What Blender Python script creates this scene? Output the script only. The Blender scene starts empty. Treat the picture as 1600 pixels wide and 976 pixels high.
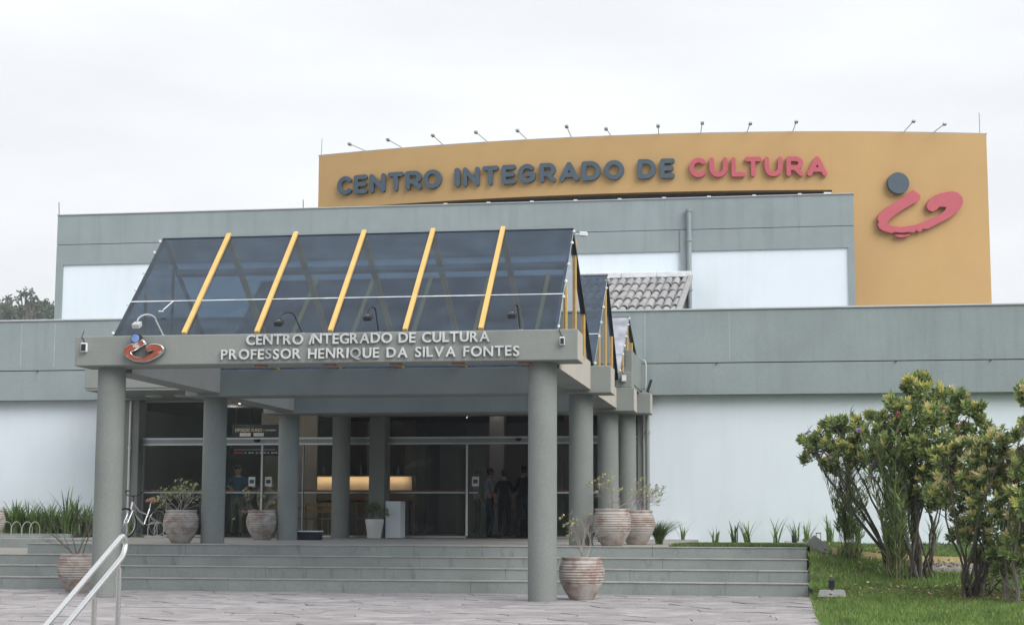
import bpy, bmesh, math, random
import numpy as np
from mathutils import Vector, Matrix
random.seed(7); rng = np.random.default_rng(7)
SC = bpy.context.scene; COL = SC.collection; PI = math.pi; R = math.radians

# ------------------------------------------------------------------ camera
FPX = 2600.0; TH = math.atan(322/FPX); PS = math.atan(422/FPX*math.cos(TH)); CZ = 1.20; RO = 0.003
_Fh = np.array([-math.sin(PS), math.cos(PS), 0.]); _R = np.array([math.cos(PS), math.sin(PS), 0.])
_F = _Fh*math.cos(TH)+np.array([0, 0, math.sin(TH)]); _U = -_Fh*math.sin(TH)+np.array([0, 0, math.cos(TH)])
_R, _U = _R*math.cos(RO)+_U*math.sin(RO), _U*math.cos(RO)-_R*math.sin(RO)
cam = bpy.data.cameras.new('camera'); camo = bpy.data.objects.new('camera', cam); COL.objects.link(camo)
cam.sensor_width = 36; cam.lens = 36*FPX/1600; cam.clip_end = 6000; cam.clip_start = .1
m = Matrix.Identity(4)
for i in range(3):
    m[i][0] = _R[i]; m[i][1] = _U[i]; m[i][2] = -_F[i]
m[2][3] = CZ
camo.matrix_world = m; SC.camera = camo
SC.render.resolution_x = 1024; SC.render.resolution_y = 624

# ------------------------------------------------------------------ sky, sun, exposure
SUN_EL = R(40); SUN_AZ = R(52)      # bright part of the cloud cover, front right, measured from straight towards the camera
world = bpy.data.worlds.new('World'); SC.world = world; world.use_nodes = True
nt = world.node_tree; nt.nodes.clear()
out = nt.nodes.new('ShaderNodeOutputWorld'); bg = nt.nodes.new('ShaderNodeBackground')
sky = nt.nodes.new('ShaderNodeTexSky'); sky.sky_type = 'NISHITA'; sky.sun_disc = False
sky.sun_elevation = SUN_EL; sky.sun_rotation = PI-SUN_AZ; sky.dust_density = 6; sky.air_density = 1.5
mul = nt.nodes.new('ShaderNodeMix'); mul.data_type = 'RGBA'; mul.blend_type = 'MIX'
mul.inputs[0].default_value = .96                                   # a closed cloud cover over the clear sky
cn = nt.nodes.new('ShaderNodeTexNoise'); cn.inputs['Scale'].default_value = 3.2; cn.inputs['Detail'].default_value = 5
cr = nt.nodes.new('ShaderNodeValToRGB'); cr.color_ramp.elements[0].position = .40; cr.color_ramp.elements[1].position = .64
cr.color_ramp.elements[0].color = (4.85, 4.95, 5.08, 1); cr.color_ramp.elements[1].color = (5.45, 5.55, 5.68, 1)
nt.links.new(cn.outputs['Fac'], cr.inputs['Fac'])
tc = nt.nodes.new('ShaderNodeTexCoord'); mp = nt.nodes.new('ShaderNodeMapping'); mp.inputs['Scale'].default_value = (1, 1, 4)   # long flat cloud layers
nt.links.new(tc.outputs['Generated'], mp.inputs[0]); nt.links.new(mp.outputs[0], cn.inputs['Vector'])
nt.links.new(sky.outputs[0], mul.inputs[6]); nt.links.new(cr.outputs[0], mul.inputs[7])
nt.links.new(mul.outputs[2], bg.inputs['Color']); bg.inputs['Strength'].default_value = .10
nt.links.new(bg.outputs[0], out.inputs[0])
sl = bpy.data.lights.new('sun', 'SUN'); sl.energy = 1.5; sl.angle = R(45); sl.color = (1, .97, .94)
so = bpy.data.objects.new('sun', sl); COL.objects.link(so)
sd = Vector((math.sin(SUN_AZ)*math.cos(SUN_EL), -math.cos(SUN_AZ)*math.cos(SUN_EL), math.sin(SUN_EL)))
so.rotation_euler = sd.to_track_quat('Z', 'Y').to_euler()
SC.view_settings.view_transform = 'Standard'; SC.view_settings.look = 'None'
SC.view_settings.exposure = .97; SC.view_settings.gamma = 1
SC.cycles.max_bounces = 8; SC.cycles.transparent_max_bounces = 24; SC.cycles.caustics_reflective = False; SC.cycles.caustics_refractive = False

# ------------------------------------------------------------------ helpers
def at(x, y, Y):                     # the point of the plane at depth Y that a pixel of the photograph shows
    d = _F+_R*(x-800)/FPX+_U*(488-y)/FPX
    p = np.array([0, 0, CZ])+d*(Y/d[1]); return Vector(p)
def atz(x, y, Z):
    d = _F+_R*(x-800)/FPX+_U*(488-y)/FPX
    return Vector(np.array([0, 0, CZ])+d*((Z-CZ)/d[2]))
def X(x, Y, y=700): return at(x, y, Y).x
def Zp(y, Y, x=500): return at(x, y, Y).z
ORD = ['first', 'second', 'third', 'fourth', 'fifth', 'sixth', 'seventh', 'eighth', 'ninth', 'tenth', 'eleventh', 'twelfth', 'thirteenth', 'fourteenth', 'fifteenth', 'sixteenth']
def tag(o, label=None, cat=None, group=None, kind=None):
    if label: o['label'] = label
    if cat: o['category'] = cat
    if group: o['group'] = group
    if kind: o['kind'] = kind
    return o
def thing(name, loc, label, cat, group=None, kind=None, rz=0):
    o = bpy.data.objects.new(name, None); o.empty_display_size = .2; COL.objects.link(o)
    o.location = loc; o.rotation_euler = (0, 0, rz); return tag(o, label, cat, group, kind)
def link(name, me, parent=None, loc=None):
    o = bpy.data.objects.new(name, me); COL.objects.link(o)
    if parent: o.parent = parent
    if loc is not None: o.location = loc
    return o
def wl(parent):                      # world location of an unrotated parent chain
    v = Vector((0, 0, 0))
    while parent: v += parent.location; parent = parent.parent
    return v
class MB:
    def __init__(s): s.v = []; s.f = []; s.m = []; s.cm = 0
    def add(s, vs, fs):
        n = len(s.v); s.v += [tuple(p) for p in vs]; s.f += [tuple(i+n for i in f) for f in fs]; s.m += [s.cm]*len(fs); return s
    def box(s, x0, x1, y0, y1, z0, z1):
        return s.add([(x0,y0,z0),(x1,y0,z0),(x1,y1,z0),(x0,y1,z0),(x0,y0,z1),(x1,y0,z1),(x1,y1,z1),(x0,y1,z1)],
                     [(0,3,2,1),(4,5,6,7),(0,1,5,4),(1,2,6,5),(2,3,7,6),(3,0,4,7)])
    def slab(s, q, t):               # a quad given thickness t along its normal
        q = [Vector(p) for p in q]; n = (q[1]-q[0]).cross(q[3]-q[0]).normalized()*t
        return s.add([*q, *[p+n for p in q]], [(3,2,1,0),(4,5,6,7),(0,1,5,4),(1,2,6,5),(2,3,7,6),(3,0,4,7)])
    def bar(s, a, b, w, h, up=(0,0,1)):
        a = Vector(a); b = Vector(b); d = (b-a).normalized(); u = Vector(up); sx = d.cross(u).normalized(); u = sx.cross(d).normalized()
        c = lambda p, i, j: p+sx*(w/2*i)+u*(h/2*j)
        return s.add([c(a,-1,-1),c(a,1,-1),c(a,1,1),c(a,-1,1),c(b,-1,-1),c(b,1,-1),c(b,1,1),c(b,-1,1)],
                     [(0,1,2,3),(7,6,5,4),(4,5,1,0),(5,6,2,1),(6,7,3,2),(7,4,0,3)])
    def tube(s, pts, r, n=8, caps=True):
        pts = [Vector(p) for p in pts]; k = len(pts)
        if not hasattr(r, '__len__'): r = [r]*k
        vs = []; fs = []; u = None
        for i, p in enumerate(pts):
            t = (pts[min(i+1,k-1)]-pts[max(i-1,0)])
            t = t.normalized() if t.length > 1e-9 else Vector((0,0,1))
            if u is None:
                u = t.orthogonal().normalized()
            else:
                u = (u-t*u.dot(t)); u = u.normalized() if u.length > 1e-6 else t.orthogonal().normalized()
            w = t.cross(u)
            for j in range(n):
                a = 2*PI*j/n; vs.append(p+(u*math.cos(a)+w*math.sin(a))*r[i])
        for i in range(k-1):
            for j in range(n):
                fs.append((i*n+j, i*n+(j+1)%n, (i+1)*n+(j+1)%n, (i+1)*n+j))
        if caps: fs.append(tuple(range(n-1,-1,-1))); fs.append(tuple((k-1)*n+j for j in range(n)))
        return s.add(vs, fs)
    def lathe(s, prof, n=32, c=(0,0,0), jit=0):
        vs = []; fs = []; k = len(prof)
        for (r, z) in prof:
            for j in range(n):
                a = 2*PI*j/n; rr = r*(1+random.uniform(-jit, jit)); vs.append((c[0]+rr*math.cos(a), c[1]+rr*math.sin(a), c[2]+z))
        for i in range(k-1):
            for j in range(n): fs.append((i*n+j, i*n+(j+1)%n, (i+1)*n+(j+1)%n, (i+1)*n+j))
        if prof[0][0] > 0: fs.append(tuple(range(n-1,-1,-1)))
        if prof[-1][0] > 0: fs.append(tuple((k-1)*n+j for j in range(n)))
        return s.add(vs, fs)
    def mesh(s, name, mats, org=(0,0,0), smooth=False, bevel=0):
        me = bpy.data.meshes.new(name); o = Vector(org)
        me.from_pydata([tuple(Vector(v)-o) for v in s.v], [], s.f)
        for mm in (mats if isinstance(mats, (list, tuple)) else [mats]): me.materials.append(mm)
        if any(s.m): me.polygons.foreach_set('material_index', s.m)
        if bevel:
            bm = bmesh.new(); bm.from_mesh(me)
            bmesh.ops.bevel(bm, geom=[e for e in bm.edges if len(e.link_faces) == 2 and e.calc_face_angle() > .5], offset=bevel, segments=1, affect='EDGES', clamp_overlap=True)
            bm.to_mesh(me); bm.free()
        if smooth:
            me.polygons.foreach_set('use_smooth', [True]*len(me.polygons))
            try: me.set_sharp_from_angle(angle=R(40))
            except Exception: pass
        me.update(); return me
    def build(s, name, mats, parent=None, smooth=False, bevel=0):
        return link(name, s.mesh(name, mats, wl(parent) if parent else (0,0,0), smooth, bevel), parent)
def np_mesh(name, V, F, mats, mi=None, parent=None, smooth=False):
    me = bpy.data.meshes.new(name); k = F.shape[1]
    me.vertices.add(len(V)); me.vertices.foreach_set('co', np.ascontiguousarray(V, dtype=np.float32).ravel())
    me.loops.add(F.size); me.loops.foreach_set('vertex_index', np.ascontiguousarray(F, dtype=np.int32).ravel())
    me.polygons.add(len(F)); me.polygons.foreach_set('loop_start', np.arange(0, F.size, k, dtype=np.int32))
    for mm in (mats if isinstance(mats, (list, tuple)) else [mats]): me.materials.append(mm)
    if mi is not None: me.polygons.foreach_set('material_index', np.ascontiguousarray(mi, dtype=np.int32))
    if smooth: me.polygons.foreach_set('use_smooth', [True]*len(F))
    me.update(calc_edges=True); me.validate()
    return link(name, me, parent)
def boxobj(name, b, mat_, parent=None, bevel=0): return MB().box(*b).build(name, mat_, parent, bevel=bevel)

# ------------------------------------------------------------------ materials
def _new(name):
    m = bpy.data.materials.new(name); m.use_nodes = True; n = m.node_tree; return m, n, n.nodes['Principled BSDF']
def surf(name, col, rough=.7, var=.12, scale=1.5, bump=.15, bscale=60, stain=None, stain_amt=.5, stain_scale=(1,1,1), stain_lo=.52, stain_hi=.72, metal=0, rnd=0, spec=.3, fine=.06, sheen=None):
    m, n, p = _new(name); N = n.nodes; L = n.links
    geo = N.new('ShaderNodeNewGeometry')
    n1 = N.new('ShaderNodeTexNoise'); n1.inputs['Scale'].default_value = scale; n1.inputs['Detail'].default_value = 6; n1.inputs['Roughness'].default_value = .6
    L.new(geo.outputs['Position'], n1.inputs['Vector'])
    mr = N.new('ShaderNodeMapRange'); mr.inputs[1].default_value = .3; mr.inputs[2].default_value = .7; mr.inputs[3].default_value = 1-var; mr.inputs[4].default_value = 1+var
    L.new(n1.outputs['Fac'], mr.inputs[0])
    n2 = N.new('ShaderNodeTexNoise'); n2.inputs['Scale'].default_value = bscale; n2.inputs['Detail'].default_value = 4
    L.new(geo.outputs['Position'], n2.inputs['Vector'])
    mf = N.new('ShaderNodeMapRange'); mf.inputs[1].default_value = .3; mf.inputs[2].default_value = .7; mf.inputs[3].default_value = 1-fine; mf.inputs[4].default_value = 1+fine
    L.new(n2.outputs['Fac'], mf.inputs[0])
    mu = N.new('ShaderNodeMath'); mu.operation = 'MULTIPLY'; L.new(mr.outputs[0], mu.inputs[0]); L.new(mf.outputs[0], mu.inputs[1])
    fac = mu.outputs[0]
    if rnd:
        oi = N.new('ShaderNodeObjectInfo'); rr = N.new('ShaderNodeMapRange'); rr.inputs[3].default_value = 1-rnd; rr.inputs[4].default_value = 1+rnd
        L.new(oi.outputs['Random'], rr.inputs[0]); m2 = N.new('ShaderNodeMath'); m2.operation = 'MULTIPLY'; L.new(fac, m2.inputs[0]); L.new(rr.outputs[0], m2.inputs[1]); fac = m2.outputs[0]
    vm = N.new('ShaderNodeVectorMath'); vm.operation = 'SCALE'; vm.inputs[0].default_value = col; L.new(fac, vm.inputs['Scale'])
    cout = vm.outputs[0]
    if stain:
        ms = N.new('ShaderNodeMapping'); ms.inputs['Scale'].default_value = stain_scale; L.new(geo.outputs['Position'], ms.inputs['Vector'])
        n3 = N.new('ShaderNodeTexNoise'); n3.inputs['Scale'].default_value = 1; n3.inputs['Detail'].default_value = 8; n3.inputs['Roughness'].default_value = .65
        L.new(ms.outputs[0], n3.inputs['Vector'])
        r3 = N.new('ShaderNodeMapRange'); r3.inputs[1].default_value = stain_lo; r3.inputs[2].default_value = stain_hi; r3.inputs[3].default_value = 0; r3.inputs[4].default_value = stain_amt
        L.new(n3.outputs['Fac'], r3.inputs[0])
        mx = N.new('ShaderNodeMix'); mx.data_type = 'RGBA'; L.new(r3.outputs[0], mx.inputs[0]); L.new(cout, mx.inputs[6]); mx.inputs[7].default_value = (*stain, 1)
        cout = mx.outputs[2]
    L.new(cout, p.inputs['Base Color'])
    p.inputs['Roughness'].default_value = rough; p.inputs['Metallic'].default_value = metal; p.inputs['Specular IOR Level'].default_value = spec
    if bump:
        b = N.new('ShaderNodeBump'); b.inputs['Strength'].default_value = bump; b.inputs['Distance'].default_value = .01; L.new(n2.outputs['Fac'], b.inputs['Height']); L.new(b.outputs[0], p.inputs['Normal'])
    return m
def glassy(name, tint, refl=1.0, rough=.02, ior=1.5, dust=0.0, dcol=(.22,.31,.40)):
    m, n, p = _new(name); N = n.nodes; L = n.links; N.remove(p); o = N['Material Output']
    tr = N.new('ShaderNodeBsdfTransparent'); tr.inputs[0].default_value = (*tint, 1)
    gl = N.new('ShaderNodeBsdfGlossy'); gl.inputs['Roughness'].default_value = rough; gl.inputs[0].default_value = (refl, refl, refl, 1)
    fr = N.new('ShaderNodeFresnel'); fr.inputs[0].default_value = ior
    gb = N.new('ShaderNodeNewGeometry'); iv = N.new('ShaderNodeMath'); iv.operation = 'SUBTRACT'; iv.inputs[0].default_value = 1; L.new(gb.outputs['Backfacing'], iv.inputs[1])
    mf = N.new('ShaderNodeMath'); mf.operation = 'MULTIPLY'; L.new(fr.outputs[0], mf.inputs[0]); L.new(iv.outputs[0], mf.inputs[1])     # one reflection per sheet, from its outer face
    mx = N.new('ShaderNodeMixShader'); L.new(mf.outputs[0], mx.inputs[0]); L.new(tr.outputs[0], mx.inputs[1]); L.new(gl.outputs[0], mx.inputs[2])
    last = mx
    if dust:
        geo = N.new('ShaderNodeNewGeometry'); nz = N.new('ShaderNodeTexNoise'); nz.inputs['Scale'].default_value = 3; nz.inputs['Detail'].default_value = 6; L.new(geo.outputs['Position'], nz.inputs['Vector'])
        mr = N.new('ShaderNodeMapRange'); mr.inputs[1].default_value = .35; mr.inputs[2].default_value = .7; mr.inputs[3].default_value = dust*.6; mr.inputs[4].default_value = dust*1.5; L.new(nz.outputs['Fac'], mr.inputs[0])
        df = N.new('ShaderNodeBsdfDiffuse'); df.inputs[0].default_value = (*dcol, 1)
        m2 = N.new('ShaderNodeMixShader'); L.new(mr.outputs[0], m2.inputs[0]); L.new(mx.outputs[0], m2.inputs[1]); L.new(df.outputs[0], m2.inputs[2]); last = m2
    L.new(last.outputs[0], o.inputs[0]); return m
def emit(name, col, s):
    m, n, p = _new(name); p.inputs['Emission Color'].default_value = (*col, 1); p.inputs['Emission Strength'].default_value = s; p.inputs['Base Color'].default_value = (*col, 1); return m
def leafmat(name, col, var=.25, scale=3., trans=.36, rough=.45):
    m = surf(name, col, rough, var, scale, 0, 30, fine=.15, spec=.35); n = m.node_tree; p = n.nodes['Principled BSDF']; o = n.nodes['Material Output']
    tl = n.nodes.new('ShaderNodeBsdfTranslucent'); src = p.inputs['Base Color'].links[0].from_socket; n.links.new(src, tl.inputs[0])
    mx = n.nodes.new('ShaderNodeMixShader'); mx.inputs[0].default_value = trans; n.links.new(p.outputs[0], mx.inputs[1]); n.links.new(tl.outputs[0], mx.inputs[2]); n.links.new(mx.outputs[0], o.inputs[0]); return m

M = {}
M['grey'] = surf('grey_paint', (.28,.33,.345), .75, .08, .7, .12, 45, stain=(.20,.235,.245), stain_amt=.5, stain_scale=(3.2,3.2,.22), stain_lo=.5, stain_hi=.75)
M['grey2'] = surf('grey_canopy_paint', (.25,.272,.262), .75, .07, .9, .15, 40, stain=(.21,.235,.225), stain_amt=.45, stain_scale=(1.2,1.2,.5), stain_lo=.5, stain_hi=.75)
M['column'] = surf('column_paint', (.215,.235,.226), .72, .06, 1.2, .25, 30, stain=(.24,.26,.24), stain_amt=.5, stain_scale=(2,2,.8), stain_lo=.55, stain_hi=.75)
M['white'] = surf('white_paint', (.75,.835,.91), .8, .025, .6, .1, 50, stain=(.60,.66,.70), stain_amt=.38, stain_scale=(2.4,2.4,.25), stain_lo=.5, stain_hi=.8, fine=.02)
M['yellow'] = surf('ochre_wall_paint', (.49,.318,.142), .75, .05, .5, .12, 40, stain=(.44,.29,.145), stain_amt=.35, stain_scale=(.5,.5,.35), stain_lo=.45, stain_hi=.75, fine=.03)
M['rafter'] = surf('yellow_metal_paint', (.70,.46,.16), .5, .08, 4, .05, 60, stain=(.45,.30,.12), stain_amt=.35, stain_scale=(7,7,7), stain_lo=.58, stain_hi=.75)
M['slate'] = surf('slate_letter', (.075,.105,.135), .55, .05, 3, .04, 60)
M['pink'] = surf('pink_letter', (.47,.105,.135), .5, .06, 3, .04, 60)
M['step'] = surf('step_paint', (.25,.282,.275), .8, .12, 1.3, .3, 35, stain=(.11,.125,.12), stain_amt=.75, stain_scale=(6,6,1.6), stain_lo=.56, stain_hi=.78)
M['nosing'] = surf('skylit_tread', (.36,.355,.34), .85, .2, 3, .3, 40, stain=(.22,.23,.21), stain_amt=.6, stain_scale=(4,4,4), stain_lo=.5, stain_hi=.7)  # treads paler than risers, sky light on top put into the colour
M['slabs'] = surf('pink_grey_stone', (.36,.342,.347), .8, .2, 2.2, .4, 25, stain=(.20,.185,.205), stain_amt=.6, stain_scale=(2.4,5.5,1), stain_lo=.43, stain_hi=.66, rnd=.14, fine=.12)
M['joint'] = surf('paving_joint', (.28,.262,.26), .9, .2, 4, .3, 40)
M['deckf'] = surf('deck_stone', (.31,.29,.265), .85, .15, 2, .2, 30, stain=(.26,.25,.22), stain_amt=.5, stain_scale=(2,2,2))
M['alu'] = surf('aluminium', (.62,.64,.66), .35, .05, 4, .02, 60, metal=.7, spec=.5)
M['alug'] = surf('grey_aluminium', (.33,.36,.38), .45, .05, 4, .02, 60, metal=.4)
M['steel'] = surf('stainless_steel', (.78,.78,.78), .26, .03, 8, .02, 80, metal=1, spec=.5)
M['darkm'] = surf('dark_metal', (.03,.035,.04), .5, .1, 5, .03, 60)
M['rubber'] = surf('black_rubber', (.02,.02,.022), .7, .1, 5, .03, 60)
M['whitem'] = surf('white_plastic', (.78,.80,.82), .4, .04, 4, .02, 60)
M['lgrey'] = surf('light_grey_plastic', (.45,.48,.50), .5, .06, 4, .03, 60)
M['letter'] = surf('silver_letter', (.66,.68,.69), .42, .12, 9, .05, 60, metal=.25, rnd=.06)
M['letter_dull'] = surf('tarnished_letter', (.42,.45,.46), .6, .12, 9, .05, 60, metal=.2)
M['roofglass'] = glassy('smoked_roof_glass', (.44,.52,.60), .9, .06, 1.46, .075)
M['rearglass'] = glassy('clear_roof_glass', (.58,.64,.70), .9, .05, 1.42, .02)
M['paleglass'] = glassy('pale_roof_sheet', (.70,.72,.76), .9, .15, 1.45, .42, (.62,.64,.72))
M['glass'] = glassy('window_glass', (.90,.92,.93), 1, .006, 1.75, .002)
M['gableglass'] = glassy('gable_glass', (.55,.58,.60), 1, .01, 1.95, .01)
M['cream_side'] = surf('cream_side_face', (.47,.435,.39), .75, .07, 1.5, .15, 40)  # cream colour for the right-facing beam faces
M['sealant'] = surf('white_sealant', (.70,.73,.76), .6, .15, 6, .1, 40)
M['red'] = surf('rust_red_face', (.33,.085,.05), .6, .15, 6, .1, 40, stain=(.62,.62,.62), stain_amt=.8, stain_scale=(5,5,6), stain_lo=.58, stain_hi=.66)
M['blue'] = surf('blue_disc', (.22,.36,.72), .4, .05, 4, .02, 60)
M['terra'] = surf('weathered_terracotta', (.30,.228,.195), .85, .18, 6, .5, 30, stain=(.45,.43,.41), stain_amt=.9, stain_scale=(3.2,3.2,5), stain_lo=.42, stain_hi=.56, rnd=.1, fine=.14)
M['soil'] = surf('soil', (.06,.045,.035), .95, .3, 12, .6, 40)
M['bark'] = surf('grey_bark', (.17,.155,.14), .9, .25, 8, .5, 60, fine=.2)
M['bark2'] = surf('dark_bark', (.085,.075,.065), .9, .3, 6, .5, 60, stain=(.30,.31,.28), stain_amt=.7, stain_scale=(6,6,3), stain_lo=.55, stain_hi=.65, fine=.2)
M['twig'] = surf('dry_twig', (.30,.27,.245), .9, .2, 10, .3, 60)
M['leaf'] = leafmat('dark_leaf', (.165,.235,.10), .35)
M['leafm'] = leafmat('mid_leaf', (.34,.42,.16), .35)
M['leafy'] = leafmat('yellow_new_leaf', (.66,.62,.21), .25)
M['leafp'] = leafmat('pale_cream_leaf', (.68,.61,.33), .2)
M['petal'] = leafmat('lilac_petal', (.52,.34,.62), .15)
M['petalp'] = leafmat('pink_petal', (.66,.24,.30), .15)
M['reed'] = leafmat('reed_leaf', (.25,.33,.13), .3)
M['cane'] = surf('cane_stem', (.21,.20,.11), .8, .25, 6, .2, 40)
M['strap'] = leafmat('strap_leaf', (.20,.31,.09), .35)
M['strapd'] = leafmat('dark_strap_leaf', (.10,.155,.06), .35)
M['grassg'] = leafmat('grass_blade', (.15,.25,.06), .55, 2.2, .3, .6)
M['grassy'] = leafmat('dry_grass_blade', (.30,.33,.12), .3, 1.2, .3, .6)
M['lawn'] = surf('lawn_soil', (.085,.115,.042), .95, .35, 1.4, .6, 30, stain=(.115,.09,.06), stain_amt=.6, stain_scale=(.9,.9,.9), stain_lo=.58, stain_hi=.7, fine=.25)
M['ground'] = surf('ground', (.26,.25,.235), .95, .2, .05, .1, 3)
M['asphalt'] = surf('path_asphalt', (.19,.19,.20), .9, .12, 3, .3, 60)
M['kerby'] = surf('yellow_kerb_paint', (.55,.46,.24), .8, .2, 4, .2, 40)
M['conc'] = surf('concrete', (.34,.35,.34), .85, .12, 3, .3, 40)
M['tile'] = surf('weathered_roof_tile', (.35,.35,.355), .85, .22, 7, .4, 40, stain=(.20,.19,.19), stain_amt=.65, stain_scale=(5,5,5), stain_lo=.52, stain_hi=.7, rnd=.12, fine=.12)
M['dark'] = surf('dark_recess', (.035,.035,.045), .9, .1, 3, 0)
M['inwall'] = surf('interior_wall', (.25,.25,.265), .85, .06, 1, .05)
M['infloor'] = surf('interior_floor', (.10,.10,.105), .35, .1, 2, .02)
M['inceil'] = surf('interior_ceiling', (.11,.11,.125), .85, .06, 1, .02)
M['wood'] = surf('honey_wood', (.42,.25,.085), .5, .2, 5, .1, 40)
M['woodd'] = surf('dark_wood', (.09,.06,.05), .55, .2, 5, .1, 40)
M['cream'] = surf('cream_panel', (.62,.55,.45), .7, .08, 3, .05)
M['poster'] = surf('black_poster', (.022,.026,.038), .6, .1, 3, 0)
M['ptext'] = surf('poster_cream', (.80,.70,.52), .6, .05, 3, 0)
M['pwhite'] = surf('poster_white', (.75,.72,.72), .6, .3, 14, 0)
M['pred'] = surf('poster_red', (.65,.05,.06), .6, .1, 3, 0)
M['teal'] = surf('teal_band', (.42,.62,.58), .6, .05, 3, 0)
M['maroon'] = surf('maroon_band', (.22,.07,.065), .6, .05, 3, 0)
M['bikef'] = surf('silver_bike_paint', (.66,.68,.72), .3, .05, 5, .02, 60, metal=.5)
M['saddle'] = surf('brown_saddle', (.36,.20,.15), .6, .15, 8, .1, 40)
M['lampon'] = emit('lit_lamp', (1, .82, .55), 4)
M['skin'] = surf('skin', (.48,.30,.22), .6, .06, 6, .05, 40)
M['hair'] = surf('dark_hair', (.02,.016,.014), .6, .2, 20, .2, 80)
M['shirtb'] = surf('blue_shirt', (.05,.14,.27), .85, .12, 8, .2, 50)
M['shirtg'] = surf('grey_blue_shirt', (.30,.34,.40), .85, .12, 8, .2, 50)
M['black'] = surf('black_cloth', (.018,.019,.024), .85, .2, 8, .2, 50)
M['jeans'] = surf('dark_jeans', (.045,.06,.10), .85, .2, 8, .2, 50)
M['khaki'] = surf('khaki_trousers', (.20,.19,.15), .85, .15, 8, .2, 50)
M['shoe'] = surf('shoe', (.05,.05,.05), .6, .2, 8, .1, 50)
M['far'] = leafmat('far_foliage', (.055,.085,.045), .35, .12, .15, .7)
M['far2'] = leafmat('far_foliage_pale', (.10,.13,.075), .3, .12, .15, .7)
M['hill'] = surf('wooded_hill', (.05,.075,.045), .95, .3, .08, 0)

# ================================================================== SETTING
D = .742                              # height of the entrance deck
g = MB().add([(-2500,-2500,-.62),(2500,-2500,-.62),(2500,2500,-.62),(-2500,2500,-.62)], [(0,1,2,3)]).build('ground', M['ground']); tag(g, 'open ground around the cultural centre', kind='structure')
# --- plaza of irregular stone slabs
plaza = MB().box(-32, .46, 14.9, 28.2, -.6, -.014).build('plaza', M['joint']); tag(plaza, 'pink grey stone plaza in front of the steps', kind='structure')
def clip(poly, n, c):                # keep the side where p.n < c
    out_ = []
    for i in range(len(poly)):
        p, q = poly[i], poly[(i+1) % len(poly)]; dp = p[0]*n[0]+p[1]*n[1]-c; dq = q[0]*n[0]+q[1]*n[1]-c
        if dp <= 0: out_.append(p)
        if (dp < 0) != (dq < 0):
            t = dp/(dp-dq); out_.append((p[0]+(q[0]-p[0])*t, p[1]+(q[1]-p[1])*t))
    return out_
seeds = {}; sx_, sy_ = .80, .52
for i in range(-41, 2):
    for j in range(0, 24): seeds[i, j] = ((i+.5*(j % 2)+random.uniform(-.36,.36))*sx_, 14.95+(j+random.uniform(-.34,.34)+.5)*sy_)
cells = []
for (i, j), (x, y) in seeds.items():
    poly = [(max(-32, x-2), max(14.95, y-1.5)), (min(.44, x+2), max(14.95, y-1.5)), (min(.44, x+2), min(27, y+1.5)), (max(-32, x-2), min(27, y+1.5))]
    if poly[0][0] > poly[1][0]: continue
    for di in range(-2, 3):
        for dj in range(-2, 3):
            q = seeds.get((i+di, j+dj))
            if q is None or (di == 0 and dj == 0): continue
            nx_, ny_ = q[0]-x, q[1]-y; d_ = math.hypot(nx_, ny_); nx_ /= d_; ny_ /= d_
            poly = clip(poly, (nx_, ny_), (q[0]+x)/2*nx_+(q[1]+y)/2*ny_-.009)
            if len(poly) < 3: break
        if len(poly) < 3: break
    if len(poly) >= 3: cells.append((x, y, poly))
rest = MB(); vis = []
for (x, y, poly) in cells:
    z = random.uniform(-.008, .004); k = len(poly); tz = [z+random.uniform(-.004, .004) for _ in poly]
    vs = [(a_, b_, -.06) for a_, b_ in poly]+[(a_, b_, t) for (a_, b_), t in zip(poly, tz)]
    fs = [tuple(range(k, 2*k))]+[(i, (i+1) % k, k+(i+1) % k, k+i) for i in range(k)]
    if y > 17.4 and x > X(-15, y, 940): vis.append((y, vs, fs))
    else: rest.add(vs, fs)
vis.sort(key=lambda q: q[0])
for k, (y, vs, fs) in enumerate(vis):
    if k < 300: MB().add(vs, fs).build('stone_slab', M['slabs'], plaza)
    else: rest.add(vs, fs)
o = rest.build('stone_slabs', M['slabs'], plaza); o['kind'] = 'stuff'
# loose pieces at the plaza's right edge
# --- lower flight of stairs below the plaza (towards the camera)
st = MB()
for i in range(4): st.box(-32, .46, 14.9-.36*(i+1), 14.9-.36*i, -.6, -.15*(i+1)+.0)
o = st.build('lower_stairs', M['step']); tag(o, 'flight of low stairs leading down from the plaza', kind='structure')
# --- entrance steps
steps = thing('entrance_steps', (-6, 26.9, 0), 'grey painted entrance steps below the deck', None, kind='structure')
SY = [26.9, 27.35, 27.8, 28.25]; SZ = [.2, .386, .56, D]; XR = .40; XS = -13.3
def step(x0, x1, y0, y1, z0, z1, n=1):
    b = MB()
    b.box(x0, x1, y0, y1, z0, z1-.012); b.cm = 1; b.box(x0-.0, x1+.012, y0-.014, y1, z1-.012, z1)
    return b.build('step', [M['step'], M['nosing']], steps)
def cut(a, b, first):                # blocks of one step between joints
    xs = [a]; x = a+first
    while x < b-.6: xs.append(x); x += 2.05
    return xs+[b]
for i in range(3):
    y1 = SY[i+1]+.02
    xs = cut(-30, XR, .4+.5*i)
    for a, b in zip(xs[:-1], xs[1:]): step(a+.002, b-.002, SY[i], y1 if not (i == 2) else 28.27, -.05 if i == 0 else SZ[i-1]-.05, SZ[i])
for a, b in zip(cut(XS, XR, .9)[:-1], cut(XS, XR, .9)[1:]): step(a+.002, b-.002, SY[3], SY[3]+.34, SZ[2]-.05, D)
o = MB().box(-30, XS-.002, 28.27, 33.7, 0, .56).build('side_landing', M['deckf']); tag(o, 'worn paved landing left of the deck', kind='structure')
o = MB().box(-30, XS-.002, 33.7, 34.1, 0, D).build('landing_step', M['step'], steps)
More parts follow.
